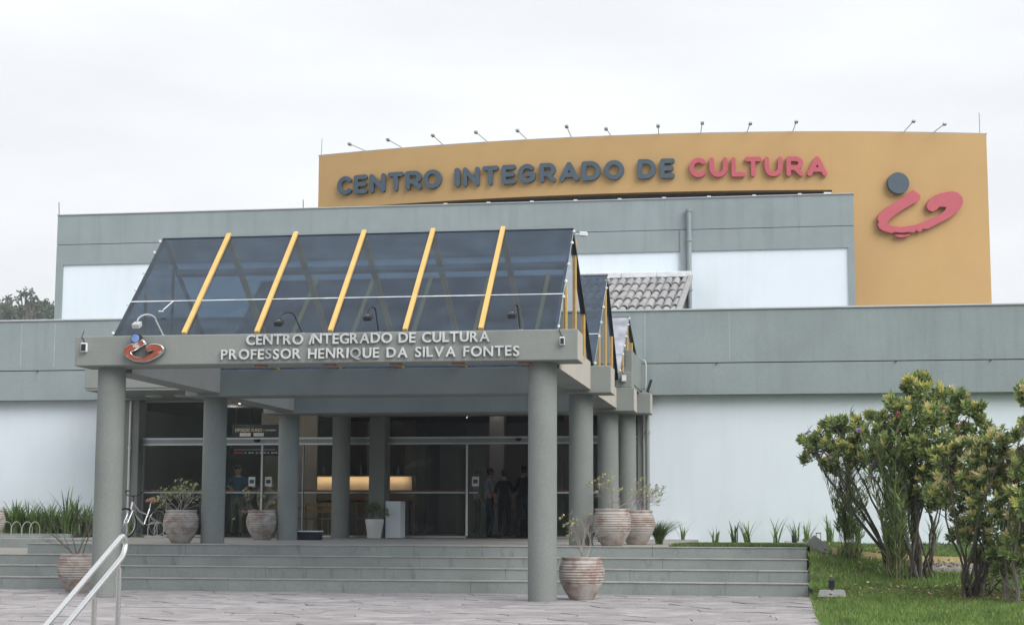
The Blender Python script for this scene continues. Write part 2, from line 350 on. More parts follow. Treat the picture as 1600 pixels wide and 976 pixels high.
# --- deck
dk = MB(); dk.box(XS, -1.9, SY[3]+.34, 39.3, 0, D-.002); dk.box(-30, XS, 34.1, 39.0, 0, D-.002)
o = dk.build('entrance_deck', M['deckf']); tag(o, 'paved entrance deck under the canopy', kind='structure')
# tile course before the doors
dt = MB(); dt.box(-15.6, -3.3, 38.35, 39.24, D-.002, D+.004)
o = dt.build('threshold_strip', M['infloor']); tag(o, 'dark threshold strip before the glass doors', kind='structure')

# --- lawn and terrain on the right
def sstep(a, b, t):
    t = min(max((t-a)/(b-a), 0), 1); return t*t*(3-2*t)
def lawn_h(x, y):
    h0 = max(0, .07*(y-24)); h0 = min(h0, .64)+.04*math.sin(x*.9+y*.6)*sstep(24, 27, y)
    h0 -= .03*sstep(33, 38, y)
    hs = .66*sstep(26.3, 28.3, y)+.08*sstep(28.3, 29.5, y)
    w = math.exp(-max(0, x-XR)/1.3); h = h0+(max(h0, hs)-h0)*w
    h *= sstep(-.2, 1.2, x-XR) if y < 26.3 else 1
    h += .05*sstep(.6, 4, x)*math.sin(x*1.3+1)*math.cos(y*.7)*.6
    if x <= .46 and y > 28.5: return D+.006-.012*(y-28.6)
    return h+.004
gv = []; gf = []
xs = [XR+.06+i*.25 for i in range(60)]+[16+i*4 for i in range(8)]; ys = [6+i*.35 for i in range(95)]
ys = [yy for yy in ys if yy < 38.8]+[39.02]
for xx in xs:
    for yy in ys: gv.append((xx, yy, lawn_h(xx, yy)))
for i in range(len(xs)-1):
    for j in range(len(ys)-1):
        a = i*len(ys)+j; gf.append((a, a+len(ys), a+len(ys)+1, a+1))
lawn = MB().add(gv, gf)
lawn.add([(-1.9,28.6,D+.006),(XR+.06,28.6,D+.006),(XR+.06,39.02,D-.119),(-1.9,39.02,D-.119)], [(0,1,2,3)])
o = lawn.build('lawn', M['lawn']); tag(o, 'lawn rising beside the steps towards the white wall', kind='structure')
# soil under the raised lawn
o = MB().box(-1.9, XR-.01, 28.6, 39.0, 0, D-.14).build('lawn_bank', M['soil']); tag(o, 'earth bank under the raised lawn', kind='structure')

# --- side path with a yellow kerb behind the shrubs
def on_lawn(px, py):
    Y = 30
    for _ in range(40):
        p = at(px, py, Y); q = atz(px, py, lawn_h(p.x, Y)); Y = Y*.6+q.y*.4
    return Vector((at(px, py, Y).x, Y, lawn_h(at(px, py, Y).x, Y)))
KA, KB = on_lawn(1300, 868), on_lawn(1560, 883)
NP = 16; A = [KA.lerp(KB, i/NP) for i in range(NP+1)]
pn = Vector((KB.y-KA.y, -(KB.x-KA.x), 0)).normalized()      # towards the camera
pn = pn if pn.y < 0 else -pn
def lift(p, h): return Vector((p.x, p.y, lawn_h(p.x, p.y)+h))
seg = []
for p in A[7:]: seg += [lift(p+pn*1.1, .03), lift(p, .03)]
o = MB().add(seg, [(2*i, 2*i+2, 2*i+3, 2*i+1) for i in range(NP-7)]).build('side_path', M['asphalt']); tag(o, 'grey path crossing behind the shrubs', kind='structure')
for off, mm, nm, lb, hh in ((0, M['kerby'], 'yellow_kerb', 'yellow painted kerb along the far side of the path', .20), (1.1, M['conc'], 'pale_kerb', 'pale kerb along the near side of the path', .09)):
    b = MB()
    AA = A if off == 0 else A[7:]
    for pa, pb in zip(AA[:-1], AA[1:]): b.bar(lift(pa+pn*off, .02), lift(pb+pn*off, .02), .14, hh)
    o = b.build(nm, mm); tag(o, lb, kind='structure')
def on_path(x, y):
    d = (x-KA.x)*pn.x+(y-KA.y)*pn.y; return -.2 < d < (1.2 if x > A[7].x else .15)
def grass(n, fx, name, label, hmin, hmax, w, mix, mats=('grassg','grassy')):
    P = np.array([fx() for _ in range(n)]); n = len(P)
    ang = rng.uniform(0, 2*PI, n); hh = rng.uniform(hmin, hmax, n); lean = rng.normal(0, .45, (n, 2))*hh[:, None]
    ww = w*rng.uniform(.6, 1.4, n)
    dx = np.cos(ang)*ww; dy = np.sin(ang)*ww
    V = np.empty((n, 3, 3)); V[:, 0] = P; V[:, 1] = P; V[:, 2] = P
    V[:, 0, 0] -= dx; V[:, 0, 1] -= dy; V[:, 1, 0] += dx; V[:, 1, 1] += dy
    V[:, 2, 2] += hh; V[:, 2, 0] += lean[:, 0]; V[:, 2, 1] += lean[:, 1]; V[:, :2, 2] -= .01
    F_ = np.arange(3*n).reshape(n, 3)
    o = np_mesh(name, V.reshape(-1, 3), F_, [M[q] for q in mats], (rng.random(n) < mix).astype(int)); return tag(o, label, 'grass', kind='stuff')
def gpos():
    while True:
        yy = 17.6+14.5*random.random()**1.25; xx = .42+random.random()*9.5
        if xx > 2.2 and yy > 26 and on_path(xx, yy): continue
        if math.sin(xx*2.1+1.7)*math.cos(yy*1.9) + .6*math.sin(xx*.8-yy*1.1) < -.85 and random.random() < .85: continue
        if (xx-X(1300,25.6,925))**2+(yy-25.45)**2 < .10 or (xx < .95 and 28.2 < yy < 29.7): continue
        return (xx, yy, lawn_h(xx, yy))
grass(190000, gpos, 'lawn_grass', 'green lawn grass in the lower right corner', .025, .105, .009, .13)
def gpos2():
    yy = 28.62+10.3*random.random(); xx = -1.9+2.36*random.random() if random.random() < .45 else .46+random.random()*7
    return (xx, yy, lawn_h(xx, yy))
grass(40000, gpos2, 'bank_grass', 'dark green grass along the foot of the white wall', .02, .07, .010, .35, ('strapd','grassg'))
# --- bed kerb on the left
o = MB().box(-26, -16.1, 36.3, 36.45, D, D+.09).build('bed_kerb', M['step']); tag(o, 'low grey kerb of the planting bed on the left', kind='structure')
o = MB().box(-26, -16.1, 36.45, 38.99, D, D+.05).build('bed_soil', M['soil']); tag(o, 'planting bed soil below the left white wall', kind='structure')

# ================================================================== MAIN BUILDING
GY = 39.3; WY = 39.0; FY = 38.7
bld = thing('main_building', (-6, FY, 0), 'long low white and grey cultural centre building with glazed entrance', 'building')
gl0, gl1 = -15.56, -3.30
boxobj('wall', (gl1+.16, 30, WY, WY+.3, 0, 4.12), M['white'], bld)
boxobj('wall', (-30, gl0-.43, WY, WY+.3, 0, 4.12), M['white'], bld)
boxobj('fascia', (-30, 30, FY, WY+.6, 4.07, 4.79), M['grey'], bld)
boxobj('fascia', (-30, 30, FY, WY+.6, 4.812, 6.03), M['grey'], bld)
boxobj('fascia_joint', (-30, 30, FY+.03, WY+.5, 4.78, 4.82), M['dark'], bld)
boxobj('coping', (-30, 30, FY-.03, WY+.65, 6.03, 6.075), M['lgrey'], bld, .008)
boxobj('roof_deck', (-30, 30, WY+.6, 62, 5.3, 5.5), M['conc'], bld)
boxobj('portal_fascia', (-15.72, -3.15, 36.0, FY+.02, 4.13, 4.85), M['grey2'], bld, .01)
boxobj('portal_soffit', (-15.70, -3.17, 36.02, GY+.3, 4.08, 4.128), M['grey2'], bld)
# extra fascia panel hung on the portal's middle part
boxobj('portal_panel', (-13.2, -3.9, 35.90, 36.0, 4.07, 4.80), M['grey2'], bld)
boxobj('pilaster', (gl0-.43, gl0, WY-.02, GY+.2, D-.1, 4.08), M['grey2'], bld, .01)
boxobj('pilaster', (gl1, gl1+.16, WY-.02, GY+.2, D-.1, 4.08), M['grey2'], bld, .01)
boxobj('pillar', (-9.72, -9.34, WY-.1, GY+.15, D-.1, 4.08), M['grey2'], bld, .01)
# weep pipes along the fascia joint
for px in (1120, 1548, 1400, 60):
    p = at(px, 560, FY); MB().tube([(p.x, FY-.05, 4.79), (p.x, FY+.1, 4.79)], .018, 6).build('weep_pipe', M['darkm'], bld)
# pale vertical patch lines on the fascia
M['patch'] = surf('pale_patch', (.36,.42,.44), .8, .1, 4, .1, 50)
for px in (33, 85, 1008, 1140):
    xx = X(px, FY, 540); boxobj('patch_line', (xx-.012, xx+.012, FY-.0025, FY+.01, 4.9, 5.98), M['patch'], bld)
# glazing
def frame_bar(x0, x1, z0, z1, mm='alu', d=.035, y=GY): boxobj('frame_bar', (x0, x1, y-d, y+d, z0, z1), M[mm], bld)
for a, b in ((gl0, -9.72), (-9.34, gl1)):
    frame_bar(a, b, 3.11, 3.15, 'alu', .06); frame_bar(a, b, 3.012, 3.108, 'alug', .05); frame_bar(a, b, 2.97, 3.01, 'alu', .06)
    frame_bar(a, b, 4.03, 4.075, 'alug', .03)
for a, b in ((gl0, -13.46), (-12.1, -9.72), (-9.34, -7.42), (-5.3, gl1)): frame_bar(a, b, D, D+.05, 'alu', .03)
for xx in (gl0+.02, -12.06+.6, -9.74, -9.32, gl1-.02): frame_bar(xx-.018, xx+.018, D+.052, 2.966, 'alug')
for xx in (-12.5, -7.41): frame_bar(xx-.022, xx+.022, D+.052, 2.966, 'whitem', .025)
def pane(x0, x1, z0, z1, y=GY, name='pane'): return boxobj(name, (x0, x1, y-.006, y+.006, z0, z1), M['glass'], bld)
zt0, zt1 = 3.155, 4.025
for a, b in ((gl0+.02,-14.05),(-14.04,-12.78),(-12.77,-11.5),(-11.49,-10.6),(-10.59,-9.74),(-9.32,-8.41),(-8.40,-7.41),(-7.40,-5.9),(-5.89,-4.6),(-4.59,gl1-.02)): pane(a+.004, b-.004, zt0, zt1)
for a, b in ((gl0+.042,-14.22),(-14.21,-13.47),(-11.44,-11.33),(-11.32,-10.55),(-10.54,-9.765),(-9.295,-8.41),(-8.40,-7.44),(-5.28,-4.3),(-4.29,gl1-.042)): pane(a+.004, b-.004, D+.055, 2.965)
for a, b in ((-13.44,-12.53),(-12.47,-11.49)): pane(a, b, D+.03, 2.965, GY+.09, 'sliding_door')
pane(-7.38, -6.95, D+.03, 2.965, GY+.09, 'sliding_door')     # the right leaf slid half open
pane(-5.9, -5.3, D+.03, 2.965, GY+.09, 'sliding_door')
for a, b in ((gl0+.05,-13.47),(-13.44,-12.55),(-12.45,-11.5),(-11.44,-9.77),(-9.29,-7.45),(-7.37,-7.16),(-5.25,gl1-.05)):
    yy = GY-.012 if not (-13.45 < a < -12.4 or -7.4 < a < -7.3) else GY+.078
    boxobj('safety_band', (a, b, yy-.002, yy, 1.80, 1.835), M['teal'], bld); boxobj('safety_band', (a, b, yy-.002, yy, 1.84, 1.875), M['maroon'], bld)
for xx in (-12.86, -12.44, -7.30):
    boxobj('door_sticker', (xx, xx+.17, GY+.07, GY+.073, 1.97, 2.2), M['whitem'], bld); boxobj('door_sticker', (xx+.03, xx+.14, GY+.066, GY+.069, 2.04, 2.13), M['slate'], bld)
for xx in (-12.62, -6.15):
    MB().lathe([(0,0),(.05,.01),(.075,.04),(.08,.075)], 12, (xx, GY-.1, 3.03)).build('door_sensor', M['darkm'], bld, True)
# frosted hatched emblems on the fixed pane
for zc, sg in ((2.45, 1), (.98, -1)):
    for k in range(7):
        xx = -8.95+k*.085
        b = MB(); b.bar((xx, GY-.009, zc-.06+.012*k*sg), (xx+.24, GY-.009, zc+.12+.012*k*sg), .003, .005); b.build('frosted_line', M['lgrey'], bld)
# interior shell
boxobj('interior_floor', (-17, -1, GY+.12, 50, D-.1, D+.002), M['infloor'], bld)
boxobj('interior_ceiling', (-17, -1, GY+.12, 50, 4.1, 4.2), M['inceil'], bld)
boxobj('interior_wall', (-17, -1, 50, 50.2, D, 4.1), M['inwall'], bld)
boxobj('interior_wall', (-17.2, -17, GY+.3, 50, D, 4.1), M['inwall'], bld)
boxobj('interior_wall', (-1, -.8, GY+.3, 50, D, 4.1), M['inwall'], bld)
boxobj('interior_wall', (-14.2, -12.6, 44.5, 44.6, D, 4.1), M['cream'], bld)
boxobj('interior_pillar', (-7.9, -7.5, 45.2, 45.6, D, 4.1), M['inwall'], bld)
boxobj('interior_pillar', (-5.95, -5.7, 46, 46.3, D, 4.1), M['woodd'], bld)
for xx, yy in ((-14.6, 41.5), (-13.5, 40.6), (-9.0, 43), (-7.7, 45), (-6.9, 46.5), (-11.2, 43)):
    MB().lathe([(0,0),(.07,0),(.07,.02)], 12, (xx, yy, 4.078)).build('downlight', M['lampon'], bld)
for px in (241, 286): 
    p = at(px, 620, 37.6); MB().lathe([(.0,-.045),(.17,-.045),(.21,-.02),(.21,0)], 20, (p.x, 37.6, 4.08)).build('soffit_lamp', M['lgrey'], bld, True)
for px in (400, 500, 640, 720):
    p = at(px, 620, 37.6); MB().lathe([(.0,-.045),(.17,-.045),(.21,-.02),(.21,0)], 20, (p.x, 37.6, 4.08)).build('soffit_lamp', M['lgrey'], bld, True)
for xx, yy in ((-14.2, 42.0), (-12.6, 41.3), (-9.0, 43.5), (-6.6, 44)):
    lg = bpy.data.lights.new('downlight_and_fill_lamp', 'POINT'); lg.energy = 13 if xx == -12.6 else 5; lg.color = (1,.93,.84); lg.shadow_soft_size = .1  # stands for the downlights; the stronger one is added to brighten the poster
    lo_ = bpy.data.objects.new('downlight_and_fill_lamp', lg); COL.objects.link(lo_); lo_.location = (xx, yy, 3.95)
# upper block
UY = 46.0; ux0, ux1 = -21.1, 2.1
boxobj('upper_wall', (ux0+.02, ux1-.02, UY+.05, 49.3, 5.0, 8.7), M['white'], bld)
boxobj('upper_parapet', (ux0, ux1, UY, 49.3, 8.61, 9.205), M['grey'], bld)
boxobj('upper_parapet', (ux0, ux1, UY, 49.3, 9.222, 10.10), M['grey'], bld)
boxobj('parapet_joint', (ux0+.03, ux1-.03, UY+.02, 49.2, 9.2, 9.23), M['dark'], bld)
boxobj('upper_pilaster', (ux0, ux0+.22, UY-.002, UY+.5, 5.5, 8.61), M['grey'], bld)
boxobj('upper_pilaster', (ux1-.17, ux1, UY-.002, UY+.5, 5.5, 8.61), M['grey'], bld)
boxobj('upper_pilaster', (-2.66, -2.36, UY-.04, UY+.3, 5.5, 9.20), M['grey'], bld)
boxobj('parapet_cap', (ux0-.02, ux1+.02, UY-.03, 49.32, 10.10, 10.125), M['lgrey'], bld)
for k in range(9):
    xx = -9.4+k*1.25; boxobj('flashing_clip', (xx, xx+.10, UY-.035, UY+.1, 10.11, 10.15), M['sealant'], bld)
# wall behind the deck, closing the building's volume
boxobj('side_wall', (-30, -29.7, WY+.6, 62, 0, 5.5), M['white'], bld)

# --- ochre stage tower with a gently curved front
def ycurve(x): return 49.88+.0127*(x+4.1)**2
tower = thing('stage_tower', (-4, 50, 0), 'ochre curved wall rising above the grey upper storey', 'building')
TZ = 12.85; tx0, tx1 = -14.62, 6.35; b = MB()
def curved_wall(b, xa, xb, z0, z1, t=.35, n=28):
    vs = []; 
    for i in range(n+1):
        xx = xa+(xb-xa)*i/n; yy = ycurve(xx)
        vs += [(xx,yy,z0),(xx,yy,z1),(xx,yy+t,z1),(xx,yy+t,z0)]
    fs = []
    for i in range(n):
        a = 4*i; c = a+4
        fs += [(a,c,c+1,a+1),(a+1,c+1,c+2,a+2),(a+2,c+2,c+3,a+3),(a+3,c+3,c,a)]
    fs += [(0,1,2,3),(4*n+3,4*n+2,4*n+1,4*n)]
    b.add(vs, fs)
wb = X(1300, 50.4, 320)
curved_wall(b, tx0, wb, 11.07, TZ); b.build('curved_wall', M['yellow'], tower, True)
b = MB(); curved_wall(b, wb+.001, tx1, 5.5, TZ, n=10); b.build('curved_wall', M['yellow'], tower, True)
b = MB(); curved_wall(b, tx0-.02, tx1+.02, TZ, TZ+.03, .4); b.build('coping', M['conc'], tower)
boxobj('core', (tx0+.5, wb-.2, 51.6, 60, 5.5, TZ-.1), M['dark'], tower)
boxobj('side_wall', (tx1-.3, tx1-.002, 51.8, 60, 5.5, TZ), M['yellow'], tower)
boxobj('side_wall', (tx0+.002, tx0+.3, 51.45, 60, 10.9, TZ), M['yellow'], tower)
MB().tube([(tx0+.1, 51.2, TZ), (tx0+.12, 51.2, TZ+.55)], .008, 5).build('antenna_rod', M['darkm'], tower)
MB().tube([(tx1-.15, 51.6, TZ), (tx1-.15, 51.6, TZ+.75)], .008, 5).build('antenna_rod', M['darkm'], tower)
# ------------------------------------------------------------------ lettering
def contour_mesh(polys, loops, r, h, depth, name, mat_, res=44, W=1.0):
    """rounded letter: outline of all points nearer than r to the strokes, given depth"""
    x0, x1, y0, y1 = -.05, W+.05, -.05, 1.05; nx = int((x1-x0)*res); ny = int((y1-y0)*res)
    gx = np.linspace(x0, x1, nx); gy = np.linspace(y0, y1, ny); PX, PY = np.meshgrid(gx, gy, indexing='ij'); Dm = np.full(PX.shape, 9.)
    for pl in polys:
        for (ax, ay), (bx, by) in zip(pl[:-1], pl[1:]):
            dx, dy = bx-ax, by-ay; L2 = dx*dx+dy*dy+1e-12
            t = np.clip(((PX-ax)*dx+(PY-ay)*dy)/L2, 0, 1)
            Dm = np.minimum(Dm, np.hypot(PX-ax-t*dx, PY-ay-t*dy))
    return field_mesh(Dm-r, gx, gy, h, depth, name, mat_)
def field_mesh(S, gx, gy, h, depth, name, mat_):
    nxt = {}; pt = {}
    def ep(i, j, k, l):
        key = (i, j, k, l) if (i, j) < (k, l) else (k, l, i, j)
        if key not in pt:
            i, j, k, l = key; a, b = S[i, j], S[k, l]; t = a/(a-b); pt[key] = (gx[i]+(gx[k]-gx[i])*t, gy[j]+(gy[l]-gy[j])*t)
        return key
    nx, ny = S.shape
    for i in range(nx-1):
        for j in range(ny-1):
            c = [(i,j),(i+1,j),(i+1,j+1),(i,j+1)]; ins = [S[q] < 0 for q in c]
            if all(ins) or not any(ins): continue
            ev = []
            for k in range(4):
                a, b_ = c[k], c[(k+1) % 4]
                if ins[k] != ins[(k+1) % 4]: ev.append((ins[k], ep(*a, *b_)))
            outs = [e for fl, e in ev if fl]; inn = [e for fl, e in ev if not fl]
            if len(outs) == 1: nxt[outs[0]] = inn[0]
            else: nxt[outs[0]] = inn[0]; nxt[outs[1]] = inn[1]
    cu = bpy.data.curves.new(name, 'CURVE'); cu.dimensions = '2D'; cu.fill_mode = 'BOTH'; cu.extrude = depth/2; cu.bevel_depth = .004; cu.bevel_resolution = 0
    seen = set()
    for s0 in list(nxt):
        if s0 in seen: continue
        loop = []; k = s0
        while k not in seen and k in nxt: seen.add(k); loop.append(pt[k]); k = nxt[k]
        if len(loop) < 6: continue
        sp = cu.splines.new('POLY'); sp.points.add(len(loop)-1); sp.use_cyclic_u = True
        for p_, (a, b_) in zip(sp.points, loop): p_.co = (a*h, b_*h, 0, 1)
    ob = bpy.data.objects.new(name, cu); COL.objects.link(ob)
    me = bpy.data.meshes.new_from_object(ob.evaluated_get(bpy.context.evaluated_depsgraph_get())); bpy.data.objects.remove(ob); bpy.data.curves.remove(cu)
    me.materials.clear(); me.materials.append(mat_); me.name = name; return me
def arc(cx, cy, rx, ry, a0, a1, n=18): return [(cx+rx*math.cos(R(a0+(a1-a0)*i/n)), cy+ry*math.sin(R(a0+(a1-a0)*i/n))) for i in range(n+1)]
q_ = .115; lo, hi = q_, 1-q_
G = {'C': ([arc(.5,.5,.37,.385,48,312)], .90), 'E': ([[(.7,hi),(q_,hi),(q_,lo),(.7,lo)],[(q_,.5),(.64,.5)]], .82),
 'N': ([[(q_,lo),(q_,hi),(.80,lo),(.80,hi)]], .92), 'T': ([[(q_,hi),(.79,hi)],[(.45,hi),(.45,lo)]], .90),
 'R': ([[(q_,lo),(q_,hi),(.45,hi)]+arc(.47,.66,.26,.225,90,-90,12)+[(q_,.435)],[(.42,.43),(.74,lo)]], .86),
 'O': ([arc(.5,.5,.385,.385,0,360,32)], 1.0), 'I': ([[(q_,lo),(q_,hi)]], .23),
 'G': ([arc(.5,.5,.38,.385,48,318)+[(.83,.25),(.83,.46),(.56,.46)]], .95),
 'A': ([[(q_,lo),(.48,hi),(.84,lo)],[(.26,.33),(.70,.33)]], .96),
 'D': ([[(q_,lo),(q_,hi),(.42,hi)]+arc(.42,.5,.39,.385,90,-90,16)+[(q_,lo)]], .93),
 'U': ([[(q_,hi),(q_,.45)]+arc(.455,.45,.34,.335,180,360,16)+[(.795,hi)]], .91), 'L': ([[(q_,hi),(q_,lo),(.66,lo)]], .77)}
LX1 = [('C',190,277),('E',290,368),('N',383,475),('T',490,583),('R',595,690),('O',700,808),('I',885,915),('N',935,1032),('T',1050,1145),('E',1165,1248),('G',1260,1363),('R',1388,1485)]
LX2 = [('A',-18,93),('D',108,217),('O',235,348),('D',425,530),('E',553,635),('C',715,812),('U',830,932),('L',955,1033),('T',1030,1125),('U',1142,1243),('R',1265,1362),('A',1382,1497)]
LET = [(c, 480+a/3.81, 480+b/3.81) for c, a, b in LX1]+[(c, 880+a/3.636, 880+b/3.636) for c, a, b in LX2]
sign = thing('tower_sign', (-4, 49.8, 11.46), 'large raised lettering CENTRO INTEGRADO DE CULTURA on the ochre wall', 'sign')
gl_cache = {}
for k, (c, a, b_) in enumerate(LET):
    colr = 'pink' if k >= 17 else 'slate'
    pts, W = G[c]
    if (c, colr) not in gl_cache: gl_cache[(c, colr)] = contour_mesh(pts, None, q_, .60, .10, 'letter', M[colr], W=W)
    def onw(px):
        Y = 50.3
        for _ in range(6): Y = ycurve(at(px, 265, Y).x)
        return Vector((at(px, 265, Y).x, Y, 0))
    pa, pb = onw(a), onw(b_)
    o = link('letter', gl_cache[(c, colr)], sign)
    t = math.atan2(pb.y-pa.y, pb.x-pa.x); w = (pb-pa).length
    nrm = Vector((math.sin(t), -math.cos(t), 0))
    pos = pa+nrm*.09
    o.rotation_euler = (PI/2, 0, t); o.scale = (w/(.60*W), 1, 1)
    zb = 11.47
    o.location = Vector((pos.x, pos.y, zb))-sign.location
    if c in 'ENTRD' and k == 0: pass
def outline_mesh(loop, h, depth, name, mats_, bev=.01):
    cu = bpy.data.curves.new(name, 'CURVE'); cu.dimensions = '2D'; cu.fill_mode = 'BOTH'; cu.extrude = depth/2; cu.bevel_depth = bev; cu.bevel_resolution = 0
    sp = cu.splines.new('POLY'); sp.points.add(len(loop)-1); sp.use_cyclic_u = True
    for p_, (a, b_) in zip(sp.points, loop): p_.co = (a*h, b_*h, 0, 1)
    ob = bpy.data.objects.new(name, cu); COL.objects.link(ob)
    me = bpy.data.meshes.new_from_object(ob.evaluated_get(bpy.context.evaluated_depsgraph_get())); bpy.data.objects.remove(ob); bpy.data.curves.remove(cu)
    me.materials.clear(); me.materials.append(mats_); return me
# the emblem: a dot above a broad brush stroke (outline read in the photograph's own units, y up)
SW = [(405,392),(440,418),(437,436),(420,452),(395,464),(345,494),(300,526),(272,553),(278,566),(300,573),(340,577),(380,572),(425,563),(475,541),(530,518),(562,492),(570,475),(552,472),(532,474),(518,488),(500,498),(482,492),(470,475),(474,458),(488,438),(510,422),(540,408),(575,400),(605,397),(630,405),(648,424),(652,446),(640,474),(615,504),(580,528),(540,549),(500,570),(470,584),(448,582),(438,598),(425,597),(418,588),(404,603),(380,599),(345,604),(310,600),(292,607),(278,602),(255,596),(234,584),(228,566),(234,552),(226,540),(230,522),(252,500),(280,476),(310,458),(345,438),(375,414)]
SM = [(310,618),(335,614),(355,617),(382,612),(380,618),(352,625),(330,626)]
emb = thing('tower_emblem', (X(1430, 50.9, 330), 50.7, 10.4), 'large pink brush stroke emblem with slate dot on ochre wall', 'emblem')
cxp, cyp = 440, 480; ku = 50.9/FPX/3.253
pc = at(1300+cxp/3.253, 180+cyp/3.253, 50.9); tt = math.atan(.0254*(pc.x+4.1))
yb = ycurve(pc.x)
for nm, lp, mm, dep in (('brush_stroke', SW, 'pink', .10), ('brush_fleck', SM, 'pink', .08)):
    me = outline_mesh([((x-cxp)*ku, -(y-cyp)*ku) for x, y in lp], 1/math.cos(tt), dep, nm, M[mm])
    o = link(nm, me, emb); o.rotation_euler = (PI/2, 0, tt); o.location = Vector((pc.x+math.sin(tt)*.11, yb-math.cos(tt)*.11, pc.z))-emb.location
me = outline_mesh([(.8*math.cos(a*PI/24)*.40, .8*math.sin(a*PI/24)*.40) for a in range(48)], 1, .12, 'dot', M['slate'])
pd = at(1300+333/3.253, 180+353/3.253, 50.7); o = link('dot', me, emb); td = math.atan(.0254*(pd.x+4.1)); o.rotation_euler = (PI/2, 0, td); o.location = Vector((pd.x, ycurve(pd.x)-.12, pd.z))-emb.location
# --- small arm lamps along the top of the ochre wall
LB = [(569,236),(626.5,230.7),(690.5,226),(760,221),(822,217),(892,214),(953.7,212.5),(1028.8,210),(1094.8,209.4),(1167.4,208.3),(1239,208),(1413.7,209),(1460.5,210.7)]
for k, (px, py) in enumerate(LB):
    Y = 50.3
    for _ in range(6): Y = ycurve(at(px, py, Y).x)
    xx = at(px, py, Y).x; t = math.atan(.0254*(xx+4.1)); nr = Vector((math.sin(t), -math.cos(t), 0))
    base = Vector((xx, Y+.1, TZ+.03))
    lab = 'small arm floodlight on top of the ochre wall, %s from the left' % ORD[k] if k < 12 else 'small arm floodlight on top of the ochre wall, rightmost'
    t_ = thing('wall_floodlight', base, lab, 'floodlight', 'floodlights along the ochre wall')
    tip = base+nr*(1.0+random.uniform(-.1,.15))+Vector((random.uniform(-.06,.06), 0, random.uniform(.0,.1)))
    MB().tube([base, base+Vector((0,0,.03)), tip], .013, 6).build('arm', M['conc'], t_)
    hb = MB(); a = tip+nr*-.02; side = Vector((math.cos(t), math.sin(t), 0))
    hb.bar(a+Vector((0,0,.01))+nr*.06, a-nr*.06+Vector((0,0,-.03)), .10, .05); hb.build('lamp_head', M['alug'], t_)

# ================================================================== ENTRANCE CANOPY
can = thing('entrance_canopy', (-6.9, 24.63, 0), 'grey column canopy with three smoked glass ridge roofs before the entrance', 'canopy')
CL, CR = -10.3, -3.5; ROWS = [24.63, 29.5, 34.2, 38.5]; RAD = .215
BT = [(3.52, 3.98), (3.40, 3.88), (3.38, 3.86), (3.60, 4.075)]
for k, Yr in enumerate(ROWS):
    zb = 0 if k == 0 else D-.02
    for xx in (CL, CR):
        n = 12; prof = [(RAD*(1+random.uniform(-.006,.006)), zb+(BT[k][0]+.01-zb)*i/n) for i in range(n+1)]
        MB().lathe(prof, 40, (xx, Yr, 0)).build('column', M['column'], can, True)
    y0 = Yr-.40; y1 = Yr+.26
    x0, x1 = -10.75, -2.92
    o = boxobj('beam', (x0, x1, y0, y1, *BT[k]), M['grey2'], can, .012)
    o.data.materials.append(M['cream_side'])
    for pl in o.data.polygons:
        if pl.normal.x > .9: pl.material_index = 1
boxobj('kerb_beam', (-10.70, -2.97, 33.83, 34.40, 3.862, 4.18), M['grey2'], can, .01)
for xx in (CL, CR):
    for k in range(3):
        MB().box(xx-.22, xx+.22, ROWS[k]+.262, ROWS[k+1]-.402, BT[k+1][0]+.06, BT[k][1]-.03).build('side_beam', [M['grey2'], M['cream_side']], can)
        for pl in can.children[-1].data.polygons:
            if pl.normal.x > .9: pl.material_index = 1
GX0, GX1 = -10.22, -3.24
